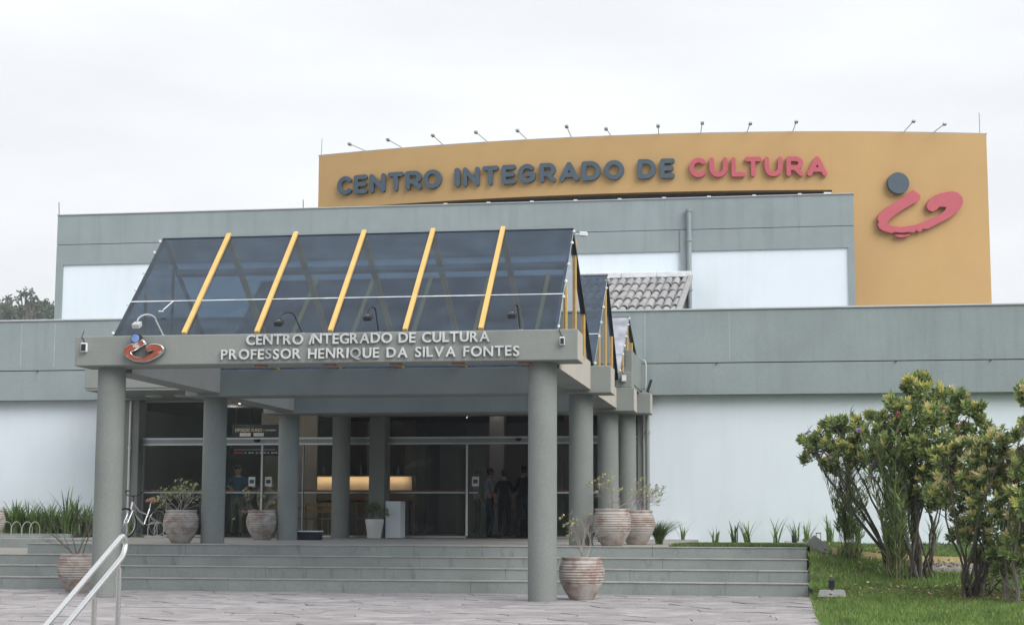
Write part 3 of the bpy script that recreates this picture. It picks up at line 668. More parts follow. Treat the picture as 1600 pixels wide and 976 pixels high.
def ridge_roof(ya, za, yr, zr, yb, zb, glass, name):
    rf = thing(name, (-6.75, yr, za), None, None); rf.parent = can; rf.location = Vector((-6.75, yr, za))-can.location
    nb = 6; seam = .33
    L = lambda x, t: Vector((x, ya+(yr-ya)*t, za+(zr-za)*t)); Bk = lambda x, t: Vector((x, yb+(yr-yb)*t, zb+(zr-zb)*t))
    nf = Vector((0, -(zr-za), (yr-ya))).normalized(); nbk = Vector((0, (zr-zb), (yb-yr))).normalized()
    for i in range(nb):
        a = GX0+(GX1-GX0)*i/nb+.006; b = GX0+(GX1-GX0)*(i+1)/nb-.006
        for t0, t1 in ((0, seam-.003), (seam+.003, 1)):
            MB().slab([L(a,t0), L(b,t0), L(b,t1), L(a,t1)], .008).build('pane', glass, rf)
        MB().slab([Bk(b,0), Bk(a,0), Bk(a,.995), Bk(b,.995)], .008).build('pane', M['rearglass'] if glass is not M['paleglass'] else glass, rf)
    for i in range(1, nb):
        xx = GX0+(GX1-GX0)*i/nb
        MB().bar(L(xx,0)+nf*.035, L(xx,1.015)+nf*.035, .075, .05, nf).build('rafter', M['rafter'], rf, bevel=.004)
        MB().bar(Bk(xx,0)-nbk*.05, Bk(xx,.99)-nbk*.05, .09, .07, nbk).build('rafter', M['rafter'], rf)
    for xx in (GX0+.03, GX1-.03):
        MB().bar(L(xx,0)-nf*.03, L(xx,.99)-nf*.03, .05, .05, nf).build('edge_rafter', M['darkm'] if xx < -7 else M['alu'], rf)
        MB().bar(Bk(xx,0)-nbk*.03, Bk(xx,.99)-nbk*.03, .05, .06, nbk).build('edge_rafter', M['darkm'], rf)
        for t in (.25, .5, .75):
            yy = ya+(yb-ya)*t
            tt = t*2 if t <= .5 else (1-t)*2
            zt = (za+(zr-za)*tt) if t <= .5 else (zb+(zr-zb)*tt)
            MB().box(xx-.014, xx+.014, yy-.03, yy+.03, (za if t < .5 else min(za, zb)), zt-(.11 if t != .5 else .10)).build('gable_post', M['rafter'], rf)
    for xx, sg in ((GX1-.048, 1), (GX0+.048, -1)):
        tri = [Vector((xx, ya+.03, za)), Vector((xx, yb-.03, min(za, zb)+.0)), Vector((xx, yr, zr-.05))]
        if zb > za+.2: tri[1] = Vector((xx, yb-.03, zb))
        tri = tri if sg > 0 else [tri[0], tri[2], tri[1]]
        t3 = [q-Vector((.006*sg, 0, 0)) for q in tri]
        MB().add([*tri, *t3], [(0,1,2),(5,4,3),(0,3,4,1),(1,4,5,2),(2,5,3,0)]).build('gable_pane', M['gableglass'], rf)
    # horizontal sealed seam, ridge strip, purlin of the rear slope
    b = MB(); k = 24
    for i in range(k):
        xa = GX0+(GX1-GX0)*i/k; xb = GX0+(GX1-GX0)*(i+1)/k
        w_ = random.uniform(.012, .022); b.bar(L(xa,seam)+nf*.012, L(xb,seam)+nf*.012, .006, w_, nf.cross(Vector((1,0,0))))
    b.build('sealed_seam', M['sealant'], rf)
    MB().bar(L(GX0,1)+Vector((0,0,.015)), L(GX1,1)+Vector((0,0,.015)), .07, .025).build('ridge_strip', M['alug'], rf)
    MB().bar(Bk(GX0+.06,.78)-nbk*.09, Bk(GX1-.06,.78)-nbk*.09, .09, .10, nbk).build('purlin', M['alug'], rf)
    # clips along the open edge
    for t in (.02, .3, .45, .62, .84, .96):
        c = L(GX1+.01, t)+nf*.02; MB().lathe([(0,-.025),(.022,-.018),(.026,0),(.018,.02),(0,.026)], 8, c).build('clip', M['sealant'], rf, True)
        c = L(GX0-.01, t)+nf*.02; MB().lathe([(0,-.025),(.022,-.018),(.026,0),(.018,.02),(0,.026)], 8, c).build('clip', M['sealant'], rf, True)
    return rf
ridge_roof(24.42, 3.995, 26.4, 5.86, 29.3, 3.895, M['roofglass'], 'front_glass_roof')
ridge_roof(29.32, 3.895, 31.8, 5.88, 34.0, 3.95, M['roofglass'], 'middle_glass_roof')
ridge_roof(34.05, 4.19, 36.4, 5.62, 38.5, 4.90, M['paleglass'], 'rear_glass_roof')
# small brown fittings under the front beam
for px in (410, 517, 620, 717, 820):
    p = at(px, 569, 24.5); boxobj('soffit_fitting', (p.x-.09, p.x+.09, 24.38, 24.5, 3.485, 3.522), M['saddle'], can, .008)

# --- silver lettering on the front beam
def char_mesh(c, size, depth, mat_, off=.018):
    cu = bpy.data.curves.new('letter', 'FONT'); cu.body = c; cu.size = size; cu.extrude = depth/2; cu.offset = off*size; cu.bevel_depth = 0
    cu.resolution_u = 4
    ob = bpy.data.objects.new('letter', cu); COL.objects.link(ob)
    me = bpy.data.meshes.new_from_object(ob.evaluated_get(bpy.context.evaluated_depsgraph_get())); bpy.data.objects.remove(ob); bpy.data.curves.remove(cu)
    me.materials.clear(); me.materials.append(mat_)
    xs_ = [v.co.x for v in me.vertices]; return me, min(xs_), max(xs_)
FB = 24.63-.40
csign = thing('canopy_sign', (-6.1, FB, 3.58), 'two lines of silver raised lettering on the canopy front beam', 'sign')
def text_line(txt, x0, x1, z, h, depth, mat_, parent, yface, gap=.14, special={}):
    size = h/.70; ms = []; cache = {}
    for c in txt:
        if c == ' ': ms.append(None); continue
        if c not in cache: cache[c] = char_mesh(c, size, depth, mat_)
        ms.append(cache[c])
    tot = sum((.42*h if q is None else q[2]-q[1]) for q in ms); k = len(ms)-1
    gp = (x1-x0-tot)/k; x = x0
    for i, q in enumerate(ms):
        if q is None: x += .42*h+gp; continue
        o = link('letter', q[0], parent); w = q[2]-q[1]
        o.rotation_euler = (PI/2, 0, 0); o.location = Vector((x-q[1], yface-depth/2-.012, z+random.uniform(-.003,.003)))-wl(parent)
        sp = special.get(i)
        if sp == 'tilt':
            o.rotation_euler = (PI/2, R(17), 0); o.location.x -= .01
        elif sp == 'dull':
            me = q[0].copy(); me.materials.clear(); me.materials.append(M['letter_dull']); o.data = me
        else: o.rotation_euler = (PI/2, R(random.uniform(-1.2, 1.2)), 0)
        x += w+gp
text_line('CENTRO INTEGRADO DE CULTURA', X(386,FB,530), X(766,FB,530), 3.812, .150, .035, M['letter'], csign, FB, special={7:'tilt'})
text_line('PROFESSOR HENRIQUE DA SILVA FONTES', X(347,FB,552), X(812,FB,552), 3.592, .150, .035, M['letter'], csign, FB, special={5:'dull', 15:'dull'})
# --- weathered emblem on the front beam (swoosh box with silver rim)
def em(x, y): p = at(100+x/6.154, 500+y/6.154, FB-.05); return (p.x, p.z)
SWB = [(765,195),(795,225),(760,250),(700,285),(655,300),(650,315),(670,340),(700,360),(740,368),(790,362),(830,345),(868,320),(885,300),(880,288),(850,290),(820,300),(805,290),(803,262),(825,245),(865,236),(905,236),(945,248),(968,272),(955,310),(915,345),(860,375),(800,396),(740,400),(680,388),(630,362),(598,330),(590,300),(605,270),(640,245),(690,225)]
SWB = [em(*p) for p in SWB]; ce = em(780, 310)
ce3 = Vector((ce[0], FB, ce[1]))
emb2 = thing('canopy_emblem', ce3, 'weathered rust red swoosh emblem with blue dot on the canopy beam', 'emblem')
lp = [(x-ce[0], z-ce[1]) for x, z in SWB]
me = outline_mesh(lp, 1.0, .09, 'emblem_box', M['steel'], .012); o = link('emblem_box', me, emb2); o.rotation_euler = (PI/2, 0, 0); o.location = (0, -.06, 0)
cxm = sum(p[0] for p in lp)/len(lp); czm = sum(p[1] for p in lp)/len(lp)
me = outline_mesh(lp, .985, .012, 'emblem_face', M['red'], -.008); o = link('emblem_face', me, emb2); o.rotation_euler = (PI/2, 0, 0); o.location = (0, -.125, 0)
bd = em(703, 180)
for nm, r_, dp, yy, mm in (('dot_rim', .075, .10, -.06, 'darkm'), ('dot_face', .058, .012, -.125, 'blue')):
    me = outline_mesh([(r_*math.cos(a*PI/16), r_*math.sin(a*PI/16)) for a in range(32)], 1, dp, nm, M[mm], .004)
    o = link(nm, me, emb2); o.rotation_euler = (PI/2, 0, 0); o.location = (bd[0]-ce[0], yy, bd[1]-ce[1])
# --- gooseneck lamps on the beam
def gooseneck(px, label, dx, h, head=True):
    p = at(px, 518, FB+.15); base = Vector((p.x, FB+.15, 3.98))
    t_ = thing('gooseneck_lamp', base, label, 'lamp', 'gooseneck lamps on the canopy beam')
    pts = [base]; n = 10; w = dx
    for i in range(n+1):
        a = PI*i/n; pts.append(base+Vector((w*.35+w*.5*(1-math.cos(a))/1.0*.65, -.12-.16*(1-math.cos(a)), h+.10*math.sin(a)-(.07*(i/n)))))
    MB().tube(pts, .013, 6).build('arm', M['darkm'] if head != 'w' else M['lgrey'], t_, True)
    MB().lathe([(.05,0),(.05,.015),(.015,.02)], 10, base).build('base_plate', M['alu'], t_)
    e = pts[-1]; hb = MB(); hb.bar(e+Vector((0,.05,-.015)), e+Vector((0,-.07,-.075)), .12, .075); hd = hb.build('lamp_head', M['darkm'] if head != 'w' else M['lgrey'], t_, bevel=.008)
    hb = MB(); hb.tube([e, e+Vector((0,0,-.03))], .02, 8); hb.build('head_joint', M['alu'], t_)
gooseneck(256, 'gooseneck lamp with a pale head above the red swoosh emblem', -.26, .24, 'w')
gooseneck(473, 'gooseneck lamp bending left above the word CENTRO on the beam', -.24, .24)
gooseneck(592, 'gooseneck lamp above the letters ADO on the beam', -.06, .30)
gooseneck(813, 'gooseneck lamp at the right end of the canopy beam', -.05, .30)
# thin white arm on the glass at the left
p = at(271, 470, 24.98); t_ = thing('glass_arm_lamp', p, 'thin white arm fixed on the left pane of the front glass roof', 'lamp')
MB().tube([p, at(255, 484, 24.75)], .008, 6).build('arm', M['whitem'], t_); q0 = at(248, 486, 24.75); q1 = at(255, 486, 24.75)
MB().bar(q0, q1, .03, .018).build('lamp_head', M['whitem'], t_)
# small box floodlights
def boxlight(px, py, Y, label, w=.09, h=.14, tilt=0, mats=('whitem','darkm')):
    p = at(px, py, Y); t_ = thing('box_floodlight', p, label, 'floodlight')
    MB().box(p.x-w/2, p.x+w/2, p.y-.07, p.y-.0, p.z-h/2, p.z+h/2).build('housing', M[mats[0]], t_, bevel=.008)
    MB().box(p.x-w/2+.012+tilt, p.x+w/2-.004+tilt, p.y-.078, p.y-.071, p.z-h/2+.015, p.z+h/2-.02).build('lens', M[mats[1]], t_)
    MB().tube([p+Vector((0,0,h/2)), p+Vector((-.05,-.02,h/2+.1)), p+Vector((-.02,-.01,h/2+.19))], .006, 5).build('cable', M['rubber'], t_)
boxlight(133, 543, FB, 'small box floodlight with hanging cable at the left end of the beam')
boxlight(879, 533, FB, 'small box floodlight with cable at the right end of the beam', .07, .12)
boxlight(975, 591, 33.80, 'small white box lamp on the rear canopy kerb', .10, .14, 0, ('lgrey','whitem'))
p = at(1014, 606, 38.3); t_ = thing('wall_floodlight', Vector((p.x, 38.3, 4.075)), 'black floodlight standing on the last beam end by the white wall', 'floodlight')
MB().slab([at(1010,612,38.25), at(1014,613,38.25), at(1020,594,38.25), at(1016,593,38.25)], .1).build('housing', M['darkm'], t_)
MB().tube([(p.x, 38.35, 4.075), (p.x, 38.33, 4.17)], .02, 6).build('bracket', M['darkm'], t_)
MB().slab([at(1013.5,612,38.24), at(1014.5,612.4,38.24), at(1020,595,38.24), at(1018.5,594.5,38.24)], .004).build('lens', M['whitem'], t_)
# security camera at the ridge
p = at(899, 366, 26.38); t_ = thing('security_camera', p, 'white security camera at the right end of the front ridge', 'camera')
MB().tube([p, p+Vector((.09,0,.0))], .012, 6).build('bracket', M['whitem'], t_)
MB().bar(p+Vector((.07,-.02,.0)), p+Vector((.20,-.03,-.01)), .07, .07).build('housing', M['whitem'], t_, bevel=.01)

# ================================================================== TILED LEAN-TO ROOF
tr = thing('tiled_roof', (-4.5, 43, 6.1), 'lean-to roof of weathered pale barrel tiles below the upper storey', 'roof')
ty0, tz0, ty1, tz1 = 39.75, 6.02, 45.9, 7.82; txr = -2.36; ncol = 22; pitch = .215
b = MB().slab([(txr-ncol*pitch-.1,ty0,tz0-.06),(txr-.05,ty0,tz0-.06),(txr-.05,ty1,tz1-.06),(txr-ncol*pitch-.1,ty1,tz1-.06)], .03); b.build('roof_base', M['tile'], tr)
nrow = 5; L_ = math.hypot(ty1-ty0, tz1-tz0); sl_ = math.atan2(tz1-tz0, ty1-ty0); tl = L_/nrow
b = MB(); k = 7; vs = []; fs = []
for e, (yy, r_) in enumerate(((0, .106), (tl*1.06, .088))):
    for j in range(k+1):
        a = PI*j/k; vs.append((r_*math.cos(a), yy, r_*.95*math.sin(a)+.012-(e*.03)))
for e, (yy, r_) in enumerate(((0, .092), (tl*1.06, .074))):
    for j in range(k+1):
        a = PI*j/k; vs.append((r_*math.cos(a), yy, r_*.95*math.sin(a)+.002-(e*.03)))
n1 = k+1
for j in range(k): fs += [(j, j+1, n1+j+1, n1+j), (2*n1+j+1, 2*n1+j, 3*n1+j, 3*n1+j+1), (j+1, j, 2*n1+j, 2*n1+j+1)]
b.add(vs, fs); tm = b.mesh('roof_tile', M['tile'], (0,0,0), True)
for c in range(ncol):
    for r_ in range(nrow):
        o = link('roof_tile', tm, tr); s_ = r_*tl-(.05*(c % 2))
        o.location = Vector((txr-.15-c*pitch+random.uniform(-.012,.012), ty0+s_*math.cos(sl_), tz0+s_*math.sin(sl_)+.0))-tr.location
        o.rotation_euler = (sl_+random.uniform(-.008,.008), 0, random.uniform(-.02,.02))
b = MB(); b.bar((txr-.02, ty0-.05, tz0+.06), (txr-.02, ty1, tz1+.06), .14, .13, (0,-math.sin(sl_),math.cos(sl_))); b.build('verge_tile', M['tile'], tr, bevel=.03)
for k in range(5):
    xa = txr+.02-k*.98; MB().box(xa-.97, xa-.012, ty1-.14, UY-.045, tz1+.03, tz1+.20+random.uniform(-.01,.01)).build('ridge_flashing', M['sealant'], tr, bevel=.02)
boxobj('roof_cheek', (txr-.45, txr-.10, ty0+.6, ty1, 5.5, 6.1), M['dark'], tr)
# --- pipes
def pipe(name, pts, r_, mat_, label, clips=()):
    t_ = thing(name, Vector(pts[-1]), label, 'pipe'); MB().tube(pts, r_, 10).build('pipe', mat_, t_, True)
    for z in clips:
        q = Vector(pts[0]); MB().tube([(q.x, q.y, z-.03), (q.x, q.y, z+.03)], r_*1.35, 10).build('clip', mat_, t_)
    return t_
pipe('drain_pipe', [(X(1077,45.9,400), UY-.10, 9.78), (X(1077,45.9,400), UY-.10, 6.05)], .065, M['grey'], 'grey drainpipe on the upper storey beside the tiled roof', (9.74, 8.9, 7.5))
xp = X(1012, 38.9, 720); pipe('drain_pipe', [(xp, 38.88, 4.05), (xp, 38.88, .8)], .05, M['grey2'], 'grey drainpipe down the white wall beside the rear column', (3.2, 2.0))
xp = X(1006.5, 38.9, 720); pipe('drain_pipe', [(xp, 38.92, 4.05), (xp, 38.92, .8)], .022, M['whitem'], 'thin white conduit beside the grey drainpipe near the rear column', (3.0, 1.8))
xp = X(202, 38.95, 720); pipe('drain_pipe', [(xp, 38.94, 4.05), (xp, 38.94, .8)], .03, M['whitem'], 'thin white conduit behind the front left column', (2.9,))
a = [at(1003,562,38.5), at(1007,563,38.45), at(1009,568,38.45), at(1009,600,38.45), at(1008,606,38.45), at(1003,608,38.5)]
pipe('conduit', a, .022, M['lgrey'], 'short looping conduit beside the portal end on the fascia')
for px, y0, y1, Y, lb in ((92.5, 338, 316, 46.3, 'thin antenna rod at the left corner of the upper storey'), (474, 327, 312, 46.5, 'thin antenna rod beside the left end of the ochre wall')):
    p0 = at(px, y0, Y); p0.z = 10.1; p1 = at(px-.3, y1, Y); o = MB().tube([p0, p1], .012, 5).build('antenna_rod', M['darkm']); tag(o, lb, 'antenna', 'antenna rods')

# ================================================================== POTS AND PLANTS
def pot_mesh(seed):
    prof = [(.0,.0),(.165,0),(.178,.012)]; H = .62; n = 52
    for i in range(1, n+1):
        t = i/n; z = .012+t*(H-.055)
        r_ = .178+.157*math.sin(min(1, t/.66)*PI/2)**1.05-.050*max(0, (t-.66)/.34)**1.7
        if .40 < t < .93: r_ += .0075*math.sin(t*H*2*PI/.043)
        prof.append((r_, z))
    prof += [(.296,H-.035),(.300,H-.012),(.292,H),(.262,H),(.255,H-.05),(.25,H-.1),(.0,H-.1)]
    return prof
def branchy(b, p, d, L, r_, lvl, spread=.6, tips=None, kids=3, sides=4, grav=.0):
    n = 4; pts = [Vector(p)]; rs = [r_]; dd = Vector(d).normalized()
    for i in range(n):
        dd = (dd+Vector((random.gauss(0,.16), random.gauss(0,.16), random.gauss(.03,.12)-grav))).normalized(); pts.append(pts[-1]+dd*L/n); rs.append(r_*(1-.55*(i+1)/n))
    b.tube(pts, rs, sides, False)
    if lvl == 0:
        if tips is not None: tips.append((pts[-1], dd))
        return
    for k in range(kids):
        i = random.randint(2, n); a = random.uniform(0, 2*PI); o = dd.orthogonal().normalized(); o.rotate(Matrix.Rotation(a, 3, dd))
        nd = (dd*(1-spread*.35)+o*spread*random.uniform(.6,1.2)).normalized()
        branchy(b, pts[i], nd, L*random.uniform(.5,.8), rs[i]*.75, lvl-1, spread, tips, kids, sides, grav)
    branchy(b, pts[-1], dd, L*.6, rs[-1], lvl-1, spread, tips, kids, sides, grav)
def leaf_arrays(P, Dr, ln, wd, curl=.25):
    """folded pointed leaves: base, two sides, tip"""
    n = len(P); Dn = Dr/np.linalg.norm(Dr, axis=1, keepdims=True)
    rv = rng.normal(size=(n, 3)); S = np.cross(Dn, rv); S /= np.linalg.norm(S, axis=1, keepdims=True)+1e-9; Nn = np.cross(S, Dn)
    ln = np.asarray(ln).reshape(-1, 1)*rng.uniform(.7, 1.3, (n, 1)); wd = np.asarray(wd).reshape(-1, 1)*rng.uniform(.8, 1.2, (n, 1))
    V = np.empty((n, 5, 3)); V[:, 0] = P; V[:, 1] = P+Dn*ln*.5+S*wd*.5+Nn*wd*curl; V[:, 2] = P+Dn*ln-Nn*ln*.12; V[:, 3] = P+Dn*ln*.5-S*wd*.5+Nn*wd*curl; V[:, 4] = P+Dn*ln*.5
    I = np.arange(n)[:, None]*5
    F_ = np.concatenate([I+np.array([[0,1,4]]), I+np.array([[1,2,4]]), I+np.array([[2,3,4]]), I+np.array([[3,0,4]])], axis=1).reshape(-1, 3)
    return V.reshape(-1, 3), F_
def leaves_obj(name, P, Dr, ln, wd, mats, mi, parent):
    o_ = np.array(wl(parent)); V, F_ = leaf_arrays(np.array(P), np.array(Dr), ln, wd); mi = np.repeat(np.array(mi), 4)
    return np_mesh(name, V-o_, F_, mats, mi, parent)
POTP = pot_mesh(3); POTM = MB().lathe(POTP, 40).mesh('pot', M['terra'], (0,0,0), True)
SOILM = MB().lathe([(0,.53),(.252,.53)], 20).mesh('soil', M['soil'])
SOILM = MB().lathe([(0,.50),(.24,.50),(.25,.53),(0,.545)], 20).mesh('soil', M['soil'])
def planter(loc, seed, label, leans, lvl=2, L=.42, sc=1, leafy=0, flower=False, twigmat='twig', spread=.7, kids=3):
    random.seed(seed); t_ = thing('terracotta_planter', loc, label, 'planter', 'ribbed terracotta planters')
    o = link('pot', POTM, t_); o.scale = (sc,sc,sc); o.rotation_euler = (0,0,seed*1.3); o = link('soil', SOILM, t_); o.scale = (sc,sc,sc)
    b = MB(); tips = []; base = Vector(loc)+Vector((0,0,.53*sc))
    for d in leans: branchy(b, base+Vector((random.uniform(-.05,.05), random.uniform(-.05,.05), 0)), d, L, .014, lvl, spread, tips, kids)
    b.build('bare_branches', M[twigmat], t_)
    if leafy and tips:
        P = []; Dr = []; mi = []
        for (p, d) in tips:
            if random.random() > leafy: continue
            for k in range(5):
                P.append(p+Vector((random.gauss(0,.02),)*3)); Dr.append(d+Vector((random.gauss(0,.7), random.gauss(0,.7), random.gauss(.2,.5)))); mi.append(0 if random.random() < .6 else 1)
        if P: leaves_obj('leaves', P, Dr, .05, .022, [M['leafm'], M['leafp']], mi, t_)
    if flower:
        P = [Vector(loc)+Vector((.02,-.1,.53*sc+.22))+Vector((random.gauss(0,.03),random.gauss(0,.03),random.gauss(0,.03))) for _ in range(14)]; Dr = [Vector((random.gauss(0,1),random.gauss(0,1),random.gauss(.4,1))) for _ in P]
        leaves_obj('flower', P, Dr, .05, .04, [M['petal']], [0]*len(P), t_)
    return t_
planter((-2.98, 25.15, 0), 11, 'ribbed planter with dry twigs at the foot of the front right column', [(.05,0,1),(-.12,.1,1),(.14,0,1),(-.3,0,1),(.28,-.1,1)], 3, .36, 1.03, .04, spread=.55)
planter((-11.33, 25.95, 0), 12, 'whitewashed ribbed planter with bare branches behind the steel handrail', [(-1.0,-.1,.75),(-.6,.2,.8),(.35,0,1),(.6,.1,.9),(-.3,-.2,1)], 3, .46, 1.0, spread=.5, kids=2, twigmat='bark')
planter((-10.85, 29.35, D), 13, 'ribbed planter with sparse leafy branches left of the second column', [(-.9,0,.6),(-.5,0,.9),(.4,.1,1),(.2,-.1,1.1),(.6,0,.8),(-.2,0,1)], 3, .30, .97, .14)
planter((-10.82, 34.1, D), 14, 'ribbed planter with bare twigs before the automatic glass doors', [(-.7,0,.8),(-.2,0,1),(.4,.1,1),(.7,-.1,.7)], 3, .30, 1.0, .1)
planter((-2.92, 29.15, D), 15, 'large ribbed planter with bare branches at the right edge of the deck', [(-.7,0,1),(-.1,0,1.2),(.3,.1,1),(.7,-.1,.8)], 3, .36, 1.03, .10)
planter((-2.62, 30.7, D), 16, 'ribbed planter with a pink flower and twiggy branches behind another planter', [(.9,0,.6),(.6,0,.8),(.2,.1,1),(-.3,-.1,1)], 3, .32, 1.0, .12, True)
p = atz(-9, 838, D+.02); planter((X(-17, 34.6, 838), 34.6, D), 17, 'ribbed planter cut by the left edge of the picture', [(-.2,0,1),(.1,0,1)], 2, .3, 1.0)
# white pot
loc = Vector((-9.42, 38.3, D)); t_ = thing('white_pot', loc, 'tapered white pot with a dark green shrub beside the glass doors', 'planter')
MB().lathe([(0,0),(.15,0),(.155,.01),(.205,.34),(.215,.36),(.215,.44),(.195,.44),(.19,.40),(0,.40)], 32, loc).build('pot', M['whitem'], t_, True)
b = MB(); tips = []; random.seed(4)
for d in ((-.5,0,1),(.5,0,1),(0,.2,1.2),(-.2,-.3,1),(.3,.2,1),(-.8,0,.7),(.8,0,.8)): branchy(b, loc+Vector((0,0,.39)), d, .20, .012, 2, .7, tips, 2)
b.build('stems', M['bark2'], t_); P = []; Dr = []
for (p, d) in tips:
    for k in range(7): P.append(p+Vector((random.gauss(0,.025),random.gauss(0,.025),random.gauss(0,.025)))); Dr.append(d+Vector((random.gauss(0,.8),random.gauss(0,.8),random.gauss(.2,.6))))
leaves_obj('foliage', P, Dr, .07, .03, [M['leaf']], [0]*len(P), t_)
o = MB().box(X(604.5,38.6,800), X(628,38.6,800), 38.45, 38.95, D, D+.86).build('display_plinth', M['white'], bevel=.01); tag(o, 'plain white display plinth beside the white pot', 'plinth')
t_ = thing('storage_crate', (-9.95, 34.6, D), 'low dark crate with a pale lid at the foot of the third column', 'crate')
cx0, cx1 = X(467,34.6,838), X(500,34.6,838); MB().box(cx0, cx1, 34.4, 34.8, D, D+.17).build('body', M['poster'], t_, bevel=.008); MB().box(cx0-.01, cx1+.01, 34.39, 34.81, D+.171, D+.195).build('lid', M['whitem'], t_)

# strap leaf plants
def strap(loc, n, hmin, hmax, label, group, spread=.35, seed=0, w=.028, mats=('strap','strapd')):
    random.seed(seed); b = MB()
    for k in range(n):
        a = random.uniform(0, 2*PI); h = random.uniform(hmin, hmax); out_ = h*spread*random.uniform(.3, 1.5); ww = w*random.uniform(.7, 1.2); b.cm = 0 if random.random() < .65 else 1
        sx, sy = -math.sin(a)*ww/2, math.cos(a)*ww/2; N_ = 6; vs = []; fs = []; bx, by = loc[0]+random.uniform(-.06,.06), loc[1]+random.uniform(-.06,.06)
        for i in range(N_+1):
            t = i/N_; o_ = out_*t**1.7; z = h*(t-.28*spread*2*t*t*random.uniform(.8,1.1)); f = (1-t**2.2)*(.6+.4*min(1, t*3))
            x_, y_ = bx+math.cos(a)*o_, by+math.sin(a)*o_; zz = loc[2]-.02+z
            vs += [(x_+sx*f, y_+sy*f, zz), (x_, y_, zz-.25*ww*f), (x_-sx*f, y_-sy*f, zz)]
        for i in range(N_): fs += [(3*i, 3*i+1, 3*i+4, 3*i+3), (3*i+1, 3*i+2, 3*i+5, 3*i+4)]
        b.add(vs, fs)
    me = b.mesh('strap_leaf_plant', [M[q] for q in mats], loc, True); o = link('strap_leaf_plant', me, None, loc); return tag(o, label, 'plant', group)
LP = [(4,.62),(22,.75),(42,.7),(60,.62),(78,.72),(95,.55),(104,.95),(118,.8),(131,.75),(143,.6)]
for k, (px, h) in enumerate(LP):
    Y = 37.6+.5*((k*7) % 3)/2; strap((X(px, Y, 820), Y, D+.05), 56 if k < 5 else 26, h*.7, h*1.6, 'strap-leaf clump in the left bed, %s from the left' % ORD[k], 'strap-leaf plants in the left bed', .42, 100+k, .05)
for k, px in enumerate((13, 32, 51, 69, 87, 111, 137)):
    strap((X(px, 38.6, 820), 38.6, D+.05), 40, .45, .95, 'strap-leaf clump of the back row against the left white wall, %s from the left' % ORD[k], 'strap-leaf plants in the left bed', .45, 400+k, .05)
RP = [(1066,.52,5),(1118,.4,5),(1148,.5,6),(1168,.55,6),(1212,.58,11),(1243,.5,8),(1262,.45,6),(1297,.6,13),(1340,.55,9),(1460,.6,10),(1500,.5,10),(1540,.5,10)]
for k, (px, h, n) in enumerate(RP):
    Y = 38.3-.25*(k % 2); xx = X(px, Y, 840); strap((xx, Y, lawn_h(xx, Y)), n+8, h*.8, h*1.5, 'strap-leaf clump at the foot of the right white wall, %s from the columns' % ORD[k], 'strap-leaf plants along the right wall', .36, 200+k, .042)
xx = X(1030, 31.2, 840); strap((xx, 31.2, D), 520, .40, .72, 'dense dark grassy tuft beside the planters at the deck edge', None, .62, 301, .010, ('strapd','strap'))
strap((X(148,38.2,820), 38.2, D), 420, .40, .7, 'dense dark grassy tuft half hidden behind the front left column', None, .6, 302, .010, ('strapd','strap'))
strap((X(204,38.6,820), 38.6, D), 20, .5, .8, 'strap-leaf clump between the front left column and the bicycle', None, .4, 303, .03)

